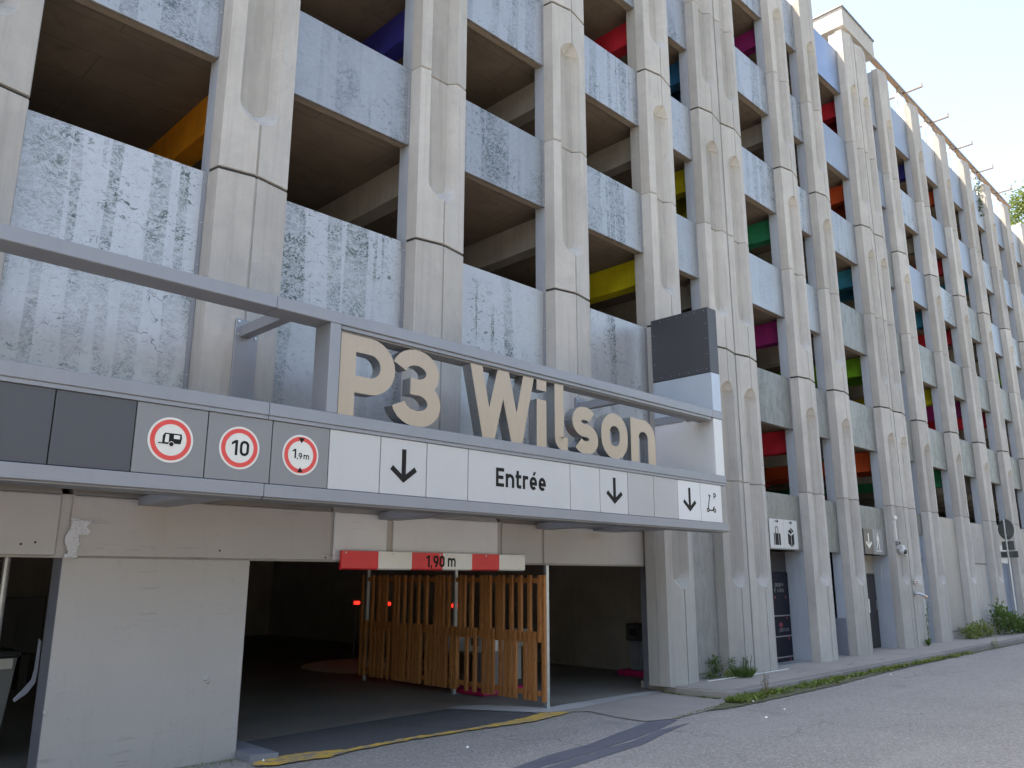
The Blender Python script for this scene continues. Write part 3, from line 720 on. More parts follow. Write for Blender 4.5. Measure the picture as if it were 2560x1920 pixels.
a, b = bay(11); infill(a, b, 8.02, 8.3, 2.19, 3.42, 'conc'); infill(a, b, 8.05, 8.3, .11, 2.175, 'conc')
m = MB(); m.tube([(a+.25, 8.02, .11), (a+.25, 8.02, 1.0)], .03, 8); part('drain_pipe', m, 'fin', garage)
a, b = bay(12); infill(a, b, 8.16, 8.22, .11, 2.215, 'doorb', 'door_leaf')
a, b = bay(16); infill(a, b, 8.05, 8.3, .11, 3.42, 'conc')
for i in (13, 14, 15, 17): a, b = bay(i); infill(a, b, 8.05, 8.3, .10, .295, 'conc_back')

# floor slabs with their edges, and beams at every pier line
for lv in range(6):
    z = PBOT[lv]+.035
    if lv == 0:
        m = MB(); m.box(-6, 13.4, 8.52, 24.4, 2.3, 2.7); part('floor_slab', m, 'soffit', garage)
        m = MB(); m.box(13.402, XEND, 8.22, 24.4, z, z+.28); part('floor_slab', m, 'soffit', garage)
        continue
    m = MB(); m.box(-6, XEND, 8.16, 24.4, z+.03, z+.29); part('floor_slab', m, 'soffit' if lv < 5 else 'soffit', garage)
    m = MB(); m.box(-6, XEND, 8.037, 8.158, z-.02, z+.29); part('slab_edge', m, 'soffit_edge', garage)
COLOR = {(2, 2): 'orange', (3, 3): 'navy', (5, 2): 'yellow', (5, 4): 'red', (6, 3): 'yellow', (6, 4): 'blue', (7, 1): 'red', (7, 2): 'magenta', (7, 3): 'green',
         (7, 5): 'magenta', (9, 1): 'vermilion', (9, 2): 'lime', (9, 3): 'teal', (9, 4): 'vermilion', (9, 5): 'red', (11, 1): 'green', (11, 2): 'yellow', (11, 3): 'teal',
         (11, 5): 'navy', (12, 2): 'magenta', (12, 3): 'red', (12, 4): 'red', (12, 5): 'vermilion', (13, 2): 'red', (13, 4): 'teal', (15, 3): 'lime'}
for ci, (x0, cnt) in enumerate(L0):
    for lv in range(1, 6):
        z = PBOT[lv]+.06
        c = 'beam_'+COLOR.get((ci, lv), 'grey')
        for k in range(cnt):
            xx = x0+.27+k*(PW+.01)
            m = MB(); m.cbox(xx, xx+.27, 8.21, 19., z-.50, z+.01, .012); part('beam', m, c, garage)
    if ci in (7, 9, 11):
        for lv, cc in ((2, 'navy'), (3, 'vermilion'), (1, 'red')):
            z = PBOT[lv]+.06; xx = x0+1.6
            m = MB(); m.cbox(xx, xx+.27, 12.0, 19., z-.50, z+.01, .012); part('beam', m, 'beam_'+cc, garage)
# rear and end walls, roof deck
for lv in range(6):
    z0 = 0 if lv == 0 else PBOT[lv-1]+.325; z1 = PBOT[lv]+.06
    if lv == 0: continue
    m = MB(); m.box(-6, XEND, 24.15, 24.4, z0, z1); part('rear_wall', m, 'intwall', garage)
m = MB(); m.box(-6.3, -6.02, 8.1, 24.4, 0, 16.5); part('end_wall', m, 'conc_back', garage)
m = MB(); m.box(XEND+.02, XEND+.3, 8.0, 24.4, 0, 16.5); part('end_wall', m, 'conc_back', garage)
# street level interior
m = MB(); m.box(13.36, 13.6, 8.6, 24.4, 0, 2.3); part('interior_wall', m, 'intwall', garage)
m = MB(); m.box(-6, 13.36, 24.2, 24.4, 0, 2.3); part('interior_wall', m, 'intwall', garage)
m = MB(); m.box(13.61, XEND, 9.4, 9.6, 0, 2.32); part('interior_wall', m, 'intwall', garage)

# entrance: lintel, painted wall, jamb
YW = 8.245
lx = [(-6, 2.378, 'paint'), (2.473, 5.265, 'paint'), (5.30, 6.06, 'paint_l'), (6.15, 7.94, 'paint_l'), (8.015, 8.85, 'paint'), (8.872, 11.56, 'paint')]
m = MB(); m.box(-6, 11.56, YW+.02, YW+.265, 1.955, 2.528); lint = part('lintel', m, 'paint', garage)
for a, b, mt in lx:
    m = MB(); m.cbox(a, b, YW, YW+.019, 1.965 if b > 4.2 else 1.968, 2.525, .012); part('lintel_panel', m, mt, lint)
    m = MB(); m.prism([(YW+.006, 2.530), (YW+.13, 2.68), (YW+.26, 2.68), (YW+.26, 2.530)], 'x', a+.002, b-.002); part('ledge', m, mt, lint)
m = MB(); m.box(2.447, 4.277, YW+.006, YW+.265, 0, 1.954); wallp = part('painted_wall', m, 'paint', garage)
# the wall edges are knocked about: small chips and plugs
RW = random.Random(5)
def chip(parent, x, z, rad, n=9, mat='paint', y=YW):
    m = MB(); ring = [(x+rad*RW.uniform(.55, 1.25)*cos(2*pi*k/n), z+rad*RW.uniform(.55, 1.25)*sin(2*pi*k/n)) for k in range(n)]
    vs = [(x, y-rad*.18, z)]+[(p[0], y+.004, p[1]) for p in ring]+[((p[0]+x)/2+RW.uniform(-.2, .2)*rad, y-RW.uniform(.0, .3)*rad, (p[1]+z)/2) for p in ring]
    fs = [(0, n+1+k, n+1+(k+1) % n) for k in range(n)]+[(1+k, 1+(k+1) % n, n+1+(k+1) % n, n+1+k) for k in range(n)]
    m.add(vs, fs); return part('paint_chip', m, mat, parent)
for _ in range(46):
    x = RW.uniform(3.1, 4.25); z = abs(RW.gauss(.02, .13)); chip(wallp, x, max(.02, z), RW.uniform(.006, .018), 7, y=YW+.006)
for x, z, rd in ((3.92, .78, .055), (4.05, .62, .02), (2.47, .62, .03), (2.47, .9, .025), (2.468, 1.1, .02), (4.1, 1.75, .018), (3.66, 1.93, .02), (2.66, .55, .016)): chip(wallp, x, z, rd, 10, y=YW+.006)
for x, z in ((2.089, 2.067), (2.201, 2.085), (3.93, 2.05), (5.2, 2.0)):
    m = MB(); m.disc((x, z), .011, .011, YW-.002, YW+.001, 12); part('drill_hole', m, 'sgap', lint)
# spalled patch beside the first lintel joint
def in_patch(x, z):
    l = 2.452+.02*sin(z*23); rgt = 2.565+.012*sin(z*40)
    if 2.16 < z < 2.30: rgt = 2.64+.02*sin(z*61)
    if z < 1.99: l = 2.44
    return l < x < rgt
m = MB(); nx, nz = 26, 44; idx = {}
for i in range(nx+1):
    for j in range(nz+1):
        x = 2.43+.24*i/nx; z = 1.957+.35*j/nz
        if in_patch(x+RW.uniform(-.004, .004), z):
            idx[i, j] = len(m.v); m.v.append((x+RW.uniform(-.003, .003), YW-.004-RW.random()*.014, z+RW.uniform(-.003, .003)))
for (i, j) in list(idx):
    if all(k in idx for k in ((i+1, j), (i+1, j+1), (i, j+1))): m.f.append((idx[i, j], idx[i+1, j], idx[i+1, j+1], idx[i, j+1])); m.mi.append(0)
part('spalled_patch', m, 'paint_l', lint)
# dark reveals of the openings
m = MB(); m.box(2.443, 2.4465, YW+.012, YW+.264, 0, 1.953); part('reveal', m, 'paint_d', wallp)
m = MB(); m.box(11.556, 11.62, YW+.005, YW+.265, 0, 1.953); part('jamb', m, 'paint_d', garage)
m = MB(); m.box(11.58, 11.66, 8.13, 8.246, 0, 2.7); part('jamb_joint', m, 'sgap', garage)
# low painted ramp wedge beside the wall
m = MB(); m.add([(4.279, 7.95, .0), (4.56, 7.90, 0), (4.56, 7.90, .065), (4.279, 7.95, .075), (4.279, 9.0, 0), (4.57, 8.9, 0), (4.57, 8.9, .07), (4.279, 9.0, .08)],
                [(0, 1, 2, 3), (1, 5, 6, 2), (5, 4, 7, 6), (4, 0, 3, 7), (3, 2, 6, 7), (0, 4, 5, 1)])
part('wheel_wedge', m, 'fin_low', garage)

# roof: stair head box, canopy with brackets and arms
m = MB(); m.box(21.45, 23.75, 7.86, 11.5, 17.50, 18.10); st = part('stair_head', m, 'conc', garage)
m = MB(); m.box(21.41, 23.79, 7.82, 11.54, 18.105, 18.15); part('coping', m, 'fin_low', st)
m = MB(); m.box(21.9, 23.7, 8.5, 11.4, 15.4, 17.5); part('stair_wall', m, 'conc', st)
m = MB(); m.box(23.30, 23.69, 8.25, 8.5, 16.6, 17.49); part('stair_pier', m, 'conc', st)
m = MB(); m.box(23.95, 39.4, 8.045, 8.17, 17.80, 17.83); cano = part('roof_canopy', m, 'rustwood', garage)
m = MB(); m.box(23.95, 39.4, 8.02, 8.19, 17.832, 17.88); part('canopy_flashing', m, 'smet', cano)
for x in (26.8, 29.4, 32.06, 34.68, 37.3):
    m = MB(); m.box(x-.03, x+.03, 7.46, 8.75, 17.755, 17.797); m.box(x-.018, x+.018, 7.46, 7.50, 17.7975, 17.92); part('canopy_arm', m, 'rust', cano)
    m = MB(); m.prism([(8.05, 17.75), (8.35, 17.75), (8.13, 17.35), (8.13, 17.0), (8.08, 17.0)], 'x', x-.25, x-.23); part('gusset', m, 'galv', cano)
    m = MB(); m.tube([(x-.24, 8.24, 15.4), (x-.24, 8.24, 17.79)], .03, 8); part('canopy_post', m, 'galv', cano)
    m = MB(); m.prism([(x-.5, 17.795), (x-.2, 17.795), (x-.25, 17.70), (x-.45, 17.66)], 'y', 8.06, 8.15); part('board', m, 'rustwood', cano)
    m = MB(); m.prism([(x+.25, 17.795), (x+.85, 17.795), (x+.8, 17.68), (x+.4, 17.66)], 'y', 8.06, 8.15); part('board', m, 'rustwood', cano)

# ================================================================== ENTRANCE SIGN
YS = 6.6
sg = thing('entrance_sign', 'long blue-grey entrance sign with raised metal letters above the garage mouth', 'sign', (6.0, 6.75, 2.46))
XL, XR = -1.5, 11.27
def sbox(name, x0, x1, y0, y1, z0, z1, mat, parent=sg, c=.006):
    m = MB(); m.cbox(x0, x1, y0, y1, z0, z1, c); return part(name, m, mat, parent)
# top beam in two lengths, lettering bay has a stepped lower lip
for a, b in ((XL, 3.506), (3.509, 10.985)):
    sbox('top_beam', a, b, YS, YS+.29, 4.205, 4.325, 'smet')
sbox('top_beam', 10.987, 11.265, YS+.001, YS+.29, 4.205, 4.325, 'smet')
sbox('beam_lip', 4.225, 10.975, YS+.02, YS+.27, 4.165, 4.204, 'smet', c=.003)
sbox('beam_lip', 4.225, 10.975, YS+.05, YS+.25, 4.148, 4.1645, 'smid', c=.002)
for a, b in ((XL, 3.503), (3.507, XR+.01)):
    sbox('middle_rail', a, b, YS, YS+.29, 3.196, 3.312, 'smet')
    sbox('rail_lip', a+.001, b-.001, YS+.012, YS+.28, 3.160, 3.1955, 'smet', c=.003)
    sbox('bottom_rail', a, b, YS-.004, YS+.30, 2.468, 2.584, 'smet')
    sbox('bottom_plate', a+.005, b-.005, YS+.02, YS+.31, 2.452, 2.4675, 'smid', c=.002)
sbox('post', 4.09, 4.212, YS+.003, YS+.285, 3.3125, 4.2045, 'smet')
sbox('back_board', XL, 11.13, YS+.05, YS+.28, 2.585, 3.159, 'sgap', c=.002)
DV = [-.55, .06, .65, 1.24, 1.857, 2.369, 2.963, 3.562, 4.156, 4.749, 5.341, 5.922, 7.616, 8.194, 8.782, 9.371, 9.96, 10.55, 11.142]
DV[:5] = [-.59, .0, .59, 1.18, 1.775]
PMAT = ['sdark', 'sdark', 'sdark', 'sdark', 'sdark', 'smid', 'smid', 'smid', 'swhite', 'swhite', 'swhite', 'swhite', 'swhite', 'swhite', 'sgrey', 'sgrey', 'swhite2', 'swhite2']
PY = YS+.025; pans = []
for i in range(len(DV)-1):
    pans.append(sbox('sign_panel', DV[i]+.005, DV[i+1]-.005, PY, PY+.022, 2.592, 3.156, PMAT[i], c=.002))
def print_on(p, mb, mat, name='printed_symbol'): return part(name, mb, mat, p, fix=True)
# round traffic signs
for pi_, cx in ((5, 2.661), (6, 3.26), (7, 3.858)):
    cz = 2.876; p = pans[pi_]
    m = MB(); m.disc((cx, cz), .186, .186, PY-.003, PY-.0005, 64); d = print_on(p, m, 'white', 'sign_disc')
    m = MB(); m.disc((cx, cz), .168, .168, PY-.0045, PY-.0032, 64, ri=.130); print_on(p, m, 'signred', 'red_ring')
    y = PY-.0035; m = MB()
    if pi_ == 5:      # caravan
        put(m, [[(-.068, -.028), (-.068, .03), (-.052, .055), (.085, .055), (.09, .02), (.082, -.028)]], cx, cz, 1, y, .0015)
        put(m, [ribbon([(-.10, -.032), (.02, -.032)], .009)], cx, cz, 1, y, .0022)
        print_on(p, m, 'black'); m = MB()
        put(m, [[(-.05, -.022), (-.018, -.022), (-.018, .044), (-.045, .044)], [(.022, .012), (.072, .012), (.072, .043), (.022, .043)]], cx, cz, 1, y-.0022, .0008)
        m.disc((cx+.006, cz-.034), .023, .023, y-.0034, y-.0022, 20); print_on(p, m, 'white'); m = MB()
        m.disc((cx+.006, cz-.034), .018, .018, y-.0045, y-.0034, 20); print_on(p, m, 'black')
    elif pi_ == 6:
        text(m, '10', cx-.074, cz-.066, .132, y, .17, .0015, .16); print_on(p, m, 'black', 'printed_text')
    else:
        put(m, [[(-.032, .158), (.032, .158), (0, .108)], [(-.028, -.158), (.028, -.158), (0, -.112)]], cx, cz, 1, y-.0012, .0015)
        text(m, '1', cx-.085, cz-.034, .085, y, .17, .0015); text(m, ',9', cx-.038, cz-.036, .055, y, .16, .0015, .1); text(m, 'm', cx+.03, cz-.034, .055, y, .16, .0015)
        print_on(p, m, 'black', 'printed_text')
for pi_, cx in ((9, 5.043), (13, 8.494), (16, 10.258)):
    if pi_ == 13: cx = 8.494
    m = MB(); arrow(m, cx, 3.058, .348, PY-.0005); print_on(pans[9 if pi_ == 9 else (13 if pi_ == 13 else 16)], m, 'black', 'printed_arrow')
m = MB(); text(m, 'Entrée', 6.343, 2.782, .212, PY-.0005, .185, .0015, .12); print_on(pans[11], m, 'black', 'printed_text')
m = MB(); y = PY-.0005
put(m, [ribbon([(-.045, .222), (.012, .20)], .02), ribbon([(-.015, .2), (-.067, .0)], .019), ribbon([(-.06, .02), (-.04, -.008), (.065, -.008), (.08, .03), (.11, .05)], .019)], 10.815, 2.772, 1, y, .0015)
for cx in (10.742, 10.928): m.disc((cx, 2.765), .034, .034, y-.002, y-.0004, 24, ri=.015)
text(m, 'P', 10.915, 2.94, .088, y, .2, .0015); print_on(pans[17], m, 'black')
# raised letters
YLT = YS+.04
LT = [('P', 4.237, .665, .83), ('3', 4.865, .655, .83), ('W', 5.948, 1.035, .83), ('i', 7.035, .172, .83), ('l', 7.36, .235, .83), ('s', 7.70, .49, .83), ('o', 8.27, .565, .83), ('n', 8.907, .57, .83)]
for ch, x, wd, hh in LT:
    W, sh = glyph(ch, .205); m = MB()
    put(m, sh, x, 3.3125, hh, YLT+.14, .14, side=1, kx=wd/(W*hh), jit=.0006)
    part('letter', m, ['lfront', 'lside'], sg)
# end box: dark upper block, pale lower block
end = sbox('end_box', 11.012, 11.272, YS+.012, 7.72, 4.945, 6.025, 'boxdark')
RB = random.Random(3)
for k in range(7):
    for zz in (5.0, 5.97):
        m = MB(); yy = YS+.08+k*.17; m.tube([(11.0105, yy, zz), (11.006, yy, zz)], .006, 8); part('rivet', m, 'galv', end)
for zz in (5.25, 5.5, 5.75):
    for yy in (YS+.06, 7.66):
        m = MB(); m.tube([(11.0105, yy, zz), (11.006, yy, zz)], .006, 8); part('rivet', m, 'galv', end)
e2 = sbox('end_panel', 11.018, 11.262, YS+.006, 7.72, 4.326, 4.940, 'boxblue')
sbox('end_panel', 11.018, 11.262, YS+.014, 7.72, 3.3125, 4.204, 'swhite2')
sbox('inner_rail', 11.0, 11.017, YS+.30, 7.7, 4.215, 4.32, 'smet')
for zz in (3.40, 3.75, 4.1):
    for yy in (YS+.10, 7.6):
        m = MB(); m.tube([(11.0175, yy, zz), (11.0135, yy, zz)], .005, 8); part('rivet', m, 'galv', e2)
# wall brackets: plates bolted to the piers with square arms
for bx in (3.655, 9.03):
    m = MB(); m.cbox(bx, bx+.255, 7.725, 7.742, 3.30, 4.40, .003); pl = part('bracket_plate', m, 'smet', sg)
    m = MB(); m.box(bx+.05, bx+.16, YS+.292, 7.724, 4.208, 4.318); part('bracket_arm', m, 'smet', pl)
    m = MB(); m.box(bx+.005, bx+.25, 7.7425, 7.80, 3.32, 4.38); part('bracket_spacer', m, 'smid', pl)
    for dx, dz in ((.03, 4.37), (.03, 4.23), (.225, 4.22), (.225, 4.37)):
        m = MB(); m.tube([(bx+dx, 7.724, dz), (bx+dx, 7.712, dz)], .014, 8); part('bolt', m, 'galv', pl)
for bx in (3.05, 8.7, 5.9):
    m = MB(); m.cbox(bx, bx+.30, YS+.311, 8.22, 2.46, 2.55, .004); part('lower_arm', m, 'smet', sg)
m = MB(); m.cbox(9.9, 10.4, YS+.311, 8.16, 2.47, 2.52, .004); part('lower_arm', m, 'smet', sg)

# ================================================================== CLEARANCE BAR
hb = thing('clearance_bar', 'red and white striped clearance bar hanging at the garage mouth', 'barrier bar', (6.88, 8.2, 1.868))
sx = [5.366, 5.882, 6.387, 6.887, 7.390, 7.891, 8.393]
for k in range(6):
    m = MB(); a, b = sx[k], sx[k+1]
    pr = [(8.165, 2.082), (8.205, 2.082), (8.205, 1.90), (8.225, 1.868), (8.19, 1.868), (8.165, 1.885)]
    m.prism(pr, 'x', a+.0005, b-.0005); part('bar_segment', m, 'red' if k % 2 == 0 else 'white', hb)
for x, z in ((5.42, 2.06), (6.1, 2.05), (6.84, 2.06), (6.95, 2.06), (7.64, 2.06), (8.35, 2.06)):
    m = MB(); m.tube([(x, 8.166, z), (x, 8.158, z)], .011, 8); part('bolt', m, 'galv', hb)
m = MB(); text(m, '1,90', 6.615, 1.905, .145, 8.1645, .2, .001, .12, .92); part('printed_number', m, 'black', hb); m = MB(); text(m, 'm', 6.97, 1.912, .15, 8.1645, .18, .001, .1, .85); part('printed_text', m, 'black', hb)
for x in (5.7, 8.05):
    m = MB(); m.box(x, x+.05, 8.206, 8.244, 2.0, 2.09); part('hanger', m, 'galv', hb)

# ================================================================== WOODEN SCREEN
wsn = thing('wooden_screen', 'slatted larch screen between steel posts inside the garage mouth', 'screen', (8.85, 10.3, .004))
for (x, y, w_) in ((8.835, 8.165, .055), (8.79, 10.10, .055), (8.79, 12.50, .055)):
    m = MB(); m.cbox(x, x+w_, y, y+w_, .004, 1.95 if y < 9 else 2.3, .004); part('post', m, 'galv', wsn)
    m = MB(); m.box(x-.05, x+w_+.05, y-.04, y+w_+.04, .014, .021); part('foot_plate', m, 'galv', wsn)
for za, zb_ in ((1.70, 1.77), (.90, 1.0), (.16, .23)):
    m = MB(); m.box(8.80, 8.832, 8.25, 12.6, za, zb_); part('rail', m, 'wood', wsn)
RS = random.Random(11)
up = [12.62, 12.305, 12.12, 12.0, 11.90, 11.66, 11.57, 11.39, 11.207, 11.006, 10.808, 10.551, 10.46, 10.37, 10.23, 9.97, 9.858, 9.683, 9.454, 9.37, 9.287, 9.086, 9.0, 8.819, 8.629, 8.442, 8.243]
lo = [12.60, 12.48, 12.30, 12.183, 12.06, 11.96, 11.801, 11.64, 11.546, 11.44, 11.342, 11.21, 11.121, 11.03, 10.947, 10.76, 10.671, 10.55, 10.444, 10.36, 10.281, 10.14, 10.043, 9.792, 9.603, 9.40, 9.30, 9.201, 9.041, 8.937, 8.833, 8.731, 8.53, 8.431, 8.349]
SL = {}
def slat(h):
    k = round(h, 2)
    if k not in SL: m = MB(); m.cbox(-.022, .022, -.031, .031, 0, k, .004); SL[k] = m.mesh('slat', 'wood')
    return SL[k]
for y in up: inst('slat', slat(.93), wsn, (8.774, y+RS.uniform(-.004, .004), .88))
for y in lo: inst('slat', slat(.93), wsn, (8.772, y+RS.uniform(-.004, .004), .095))
inst('slat', slat(1.72), wsn, (8.79, 8.18, .09))
for y in (8.72, 9.2, 9.98, 10.9, 11.7, 12.2): inst('slat', slat(.93), wsn, (8.862, y, .86)); inst('slat', slat(.93), wsn, (8.862, y+.13, .11))

# ================================================================== THINGS AT THE GARAGE MOUTH
t = thing('wheelie_bin', 'grey wheeled bin with dark lid standing in the left opening', 'bin', (2.25, 10.05, .004))
m = MB(); m.add([(1.93, 9.75, .06), (2.57, 9.75, .06), (2.57, 10.35, .06), (1.93, 10.35, .06), (1.86, 9.66, .98), (2.64, 9.66, .98), (2.64, 10.44, .98), (1.86, 10.44, .98)],
                [(0, 3, 2, 1), (4, 5, 6, 7), (0, 1, 5, 4), (1, 2, 6, 5), (2, 3, 7, 6), (3, 0, 4, 7)]); part('body', m, 'bin', t)
m = MB(); m.cbox(1.83, 2.67, 9.63, 10.47, .983, 1.05, .02); part('lid', m, 'binlid', t)
m = MB(); m.box(1.9, 2.6, 9.640, 9.672, .88, .978); part('label_strip', m, 'white', t)
m = MB(); m.tube([(1.86, 9.60, 1.03), (2.64, 9.60, 1.03)], .02, 8); part('handle', m, 'binlid', t)
for x in (1.9, 2.54):
    m = MB(); m.tube([(x, 10.4, .104), (x+.06, 10.4, .104)], .1, 16); part('wheel', m, 'binlid', t)
t.location.x -= .07; t.location.y += .05
m = MB(); m.tube([(2.19, 9.0, .004), (2.185, 9.0, 2.3)], .032, 10)
single('steel_pipe_post', m, 'galv', 'galvanised pipe post standing upright in the left opening', 'post', (2.19, 9.0, .004), smooth=True)
t = thing('traffic_barrier', 'dim plastic traffic barrier with slots deep in the left opening', 'barrier', (2.6, 15.5, .004))
m = MB(); m.cbox(1.0, 4.4, 15.4, 15.5, .55, 1.45, .02); part('board', m, 'door', t)
for k in range(9):
    m = MB(); m.box(1.2+.35*k, 1.36+.35*k, 15.393, 15.3995, .75, 1.25); part('slot', m, 'sgap', t)
for x in (1.2, 4.1):
    m = MB(); m.box(x, x+.12, 15.3, 15.6, .004, .549); part('foot', m, 'door', t)
m = MB(); pts = [(2.425, 8.53, 1.22), (2.425, 8.54, .95), (2.42, 8.56, .86), (2.37, 8.60, .77), (2.30, 8.63, .70)]
vs = []
for (x, y, z), w_ in zip(pts, (.012, .015, .018, .024, .006)): vs += [(x-w_, y, z+.02), (x+w_, y, z-.01), (x+w_, y+.006, z-.01), (x-w_, y+.006, z+.02)]
fs = []
for k in range(4):
    for q in range(4): fs.append((k*4+q, k*4+(q+1) % 4, k*4+4+(q+1) % 4, k*4+4+q))
fs += [(0, 1, 2, 3), (16, 17, 18, 19)]
m.add(vs, fs); single('loose_strip', m, 'fin_low', 'bent grey plastic strip peeling off the left reveal', 'strip', (2.40, 8.56, .3))
# ticket terminals on magenta plinths
def terminal(x, y, label, wide=.9, head='cab'):
    t = thing('ticket_terminal', label, 'ticket terminal', (x, y, .004), 'ticket terminals in the garage')
    m = MB(); m.cbox(x-wide/2, x+wide/2, y-.35, y+.35, .004, .10, .02); part('plinth', m, 'pink', t)
    m = MB(); m.cbox(x-wide*.28, x+wide*.28, y-.14, y+.14, .101, .62, .015); part('cabinet', m, 'fin_low', t)
    m = MB(); m.cbox(x-wide*.38, x+wide*.38, y-.18, y+.18, .625, .93, .02); part('head', m, head, t)
    m = MB(); m.box(x-wide*.39, x-wide*.381, y-.08, y+.08, .72, .84); part('screen', m, 'black', t)
    m = MB(); m.tube([(x-wide*.45, y-.3, .10), (x-wide*.45, y-.3, 1.0)], .015, 8); part('pole', m, 'white', t)
terminal(9.45, 9.95, 'white ticket terminal on magenta plinth behind the wooden screen', .95)
terminal(13.0, 9.62, 'dim ticket terminal on magenta plinth by the right jamb', .6, 'binlid')
m = MB(); m.cbox(9.2, 11.2, 10.75, 11.05, .56, .86, .015); m.box(9.4, 9.5, 10.8, 10.9, .004, .56); m.box(10.9, 11.0, 10.8, 10.9, .004, .56)
single('planter_trough', m, 'cab', 'long white trough behind the lower slats of the wooden screen', 'trough', (10.2, 10.9, .004))
m = MB(); n = 40; m.add([(10.45+1.5*cos(2*pi*k/n)*1.0, 14.45+1.5*sin(2*pi*k/n), .0085) for k in range(n)], [tuple(range(n))])
o = structure('floor_roundel', m, 'cream', 'cream painted round patch on the garage floor')
for (x, y, z), lb in zip(((10.6, 15.44, 1.22), (10.9, 14.72, 1.21), (10.2, 11.72, 1.265)), ('lit red lamp in the dark beside the far end of the wooden screen', 'lit red lamp glimpsed between slats near the screen\'s far post', 'lit red lamp glimpsed between slats beside the screen\'s middle post')):
    t = thing('red_lamp', lb, 'lamp', (x, y+.05, .004), 'red lamps glowing behind the screen')
    m = MB(); m.cbox(x-.07, x+.07, y-.02, y+.03, z-.035, z+.035, .012); part('lens', m, 'redglow', t)
    m = MB(); m.cbox(x-.09, x+.09, y+.031, y+.09, z-.06, z+.06, .01); part('housing', m, 'binlid', t)
    m = MB(); m.tube([(x, y+.06, .004), (x, y+.06, z-.061)], .012, 6); part('stand', m, 'binlid', t)

# ================================================================== SIGNS AND DOORS ALONG THE PAVEMENT
yp = YP-.003
t = thing('locker_sign', 'white double sign with suitcase and parcel symbols above the lockers', 'sign', (15.74, 7.98, 2.34))
pn = []
for a, b in ((15.155, 15.737), (15.745, 16.33)):
    m = MB(); m.cbox(a, b, yp-.022, yp, 2.342, 2.925, .003); pn.append(part('sign_panel', m, 'swhite', t))
m = MB(); y = yp-.0225; cx = 15.45
put(m, [[(-.14, -.17), (-.105, -.17), (-.105, .06), (-.14, .06)], [(-.085, -.17), (.045, -.17), (.045, .06), (-.085, .06)], [(.065, -.17), (.13, -.17), (.13, .06), (.065, .06)],
        ribbon([(-.065, .06), (-.065, .16), (-.03, .19), (.005, .19), (.04, .16), (.04, .06)], .018), ribbon([(-.07, .30), (.04, .30)], .02), ribbon([(.02, .27), (.06, .30), (.02, .33)], .02)], cx, 2.58, 1, y, .0015)
part('printed_symbol', m, 'black', pn[0])
m = MB(); cx = 16.04
put(m, [[(-.14, -.13), (-.01, -.20), (-.01, .03), (-.14, .08)], [(.01, -.20), (.12, -.13), (.12, .08), (.01, .03)], [(-.13, .11), (-.05, .16), (.05, .10), (-.01, .06)], [(-.03, .17), (0, .19), (.12, .12), (.08, .10)],
        ribbon([(-.07, .29), (.03, .29)], .02), ribbon([(.01, .26), (.05, .29), (.01, .32)], .02)], cx, 2.58, 1, y, .0015)
part('printed_symbol', m, 'black', pn[1])
t = thing('exit_sign', 'dark brown and grey sign with white arrow and walking figure above the doorway', 'sign', (20.25, 7.98, 2.31))
m = MB(); m.cbox(19.70, 20.218, yp-.022, yp, 2.315, 2.912, .003); p1 = part('sign_panel', m, 'brown', t)
m = MB(); m.cbox(20.222, 20.82, yp-.022, yp, 2.315, 2.912, .003); p2 = part('sign_panel', m, 'smid', t)
m = MB(); arrow(m, 19.96, 2.80, .36, yp-.0225); part('printed_arrow', m, 'white', p1)
m = MB(); y = yp-.0225
m.disc((20.52, 2.795), .028, .028, y-.0015, y, 14)
put(m, [[(-.045, .03), (.03, .03), (.03, .16), (-.03, .16)], ribbon([(.0, .05), (.05, -.05), (.055, -.17)], .038), ribbon([(-.02, .05), (-.06, -.06), (-.105, -.15)], .036), ribbon([(.02, .15), (.075, .03)], .024), ribbon([(-.03, .15), (-.08, .05)], .024),
        ribbon([(-.15, -.20), (.15, -.20)], .024)], 20.52, 2.60, 1, y, .0015)
part('printed_figure', m, 'white', p2)
t = thing('car_park_plate', 'small white two-row plate above the far slate blue door', 'sign', (30.95, 7.98, 2.22))
m = MB(); m.cbox(30.42, 30.76, yp-.022, yp, 2.22, 2.795, .003); part('sign_panel', m, 'swhite', t)
m = MB(); m.cbox(30.77, 31.36, yp-.022, yp, 2.22, 2.795, .003); p2 = part('sign_panel', m, 'swhite', t)
m = MB(); text(m, '30', 30.86, 2.36, .2, yp-.0225, .15, .0015, .12, 1.1); part('printed_text', m, 'smid', p2)
# luggage lockers
t = thing('luggage_lockers', 'midnight blue luggage lockers with faint grey lettering in the doorway', 'lockers', (15.8, 8.5, .112))
ly = 8.38
for za, zb_ in ((.113, .19), (.215, .595), (.62, 1.0), (1.025, 1.88)):
    m = MB(); m.cbox(14.84, 16.56, ly, ly+.35, za, zb_, .006); part('locker_door', m, 'lock', t)
for z in (.2025, .6075, 1.0125):
    m = MB(); m.box(14.84, 16.56, ly-.012, ly+.3, z-.011, z+.011); part('rail', m, 'smid', t)
m = MB(); m.box(14.83, 16.57, ly+.03, ly+.3, 1.885, 2.3); part('header', m, 'door', t)
m = MB(); text(m, 'gages', 0, 1.60, .085, ly-.0005, .13, .001, .1, 1.3, right=16.34); part('printed_text', m, 'locktxt', t); m = MB(); text(m, 'it colis', 0, 1.48, .085, ly-.0005, .13, .001, .1, 1.3, right=16.35)
part('printed_text', m, 'locktxt', t); m = MB(); text(m, 'parcus', 0, .70, .085, ly-.0005, .12, .001, .1, 1.25, right=16.45); part('printed_text', m, 'locktxt', t)
m = MB(); put(m, [[(0, -.07), (.085, 0), (0, .07), (-.085, 0)]], 16.12, .83, 1, ly-.0005, .001)
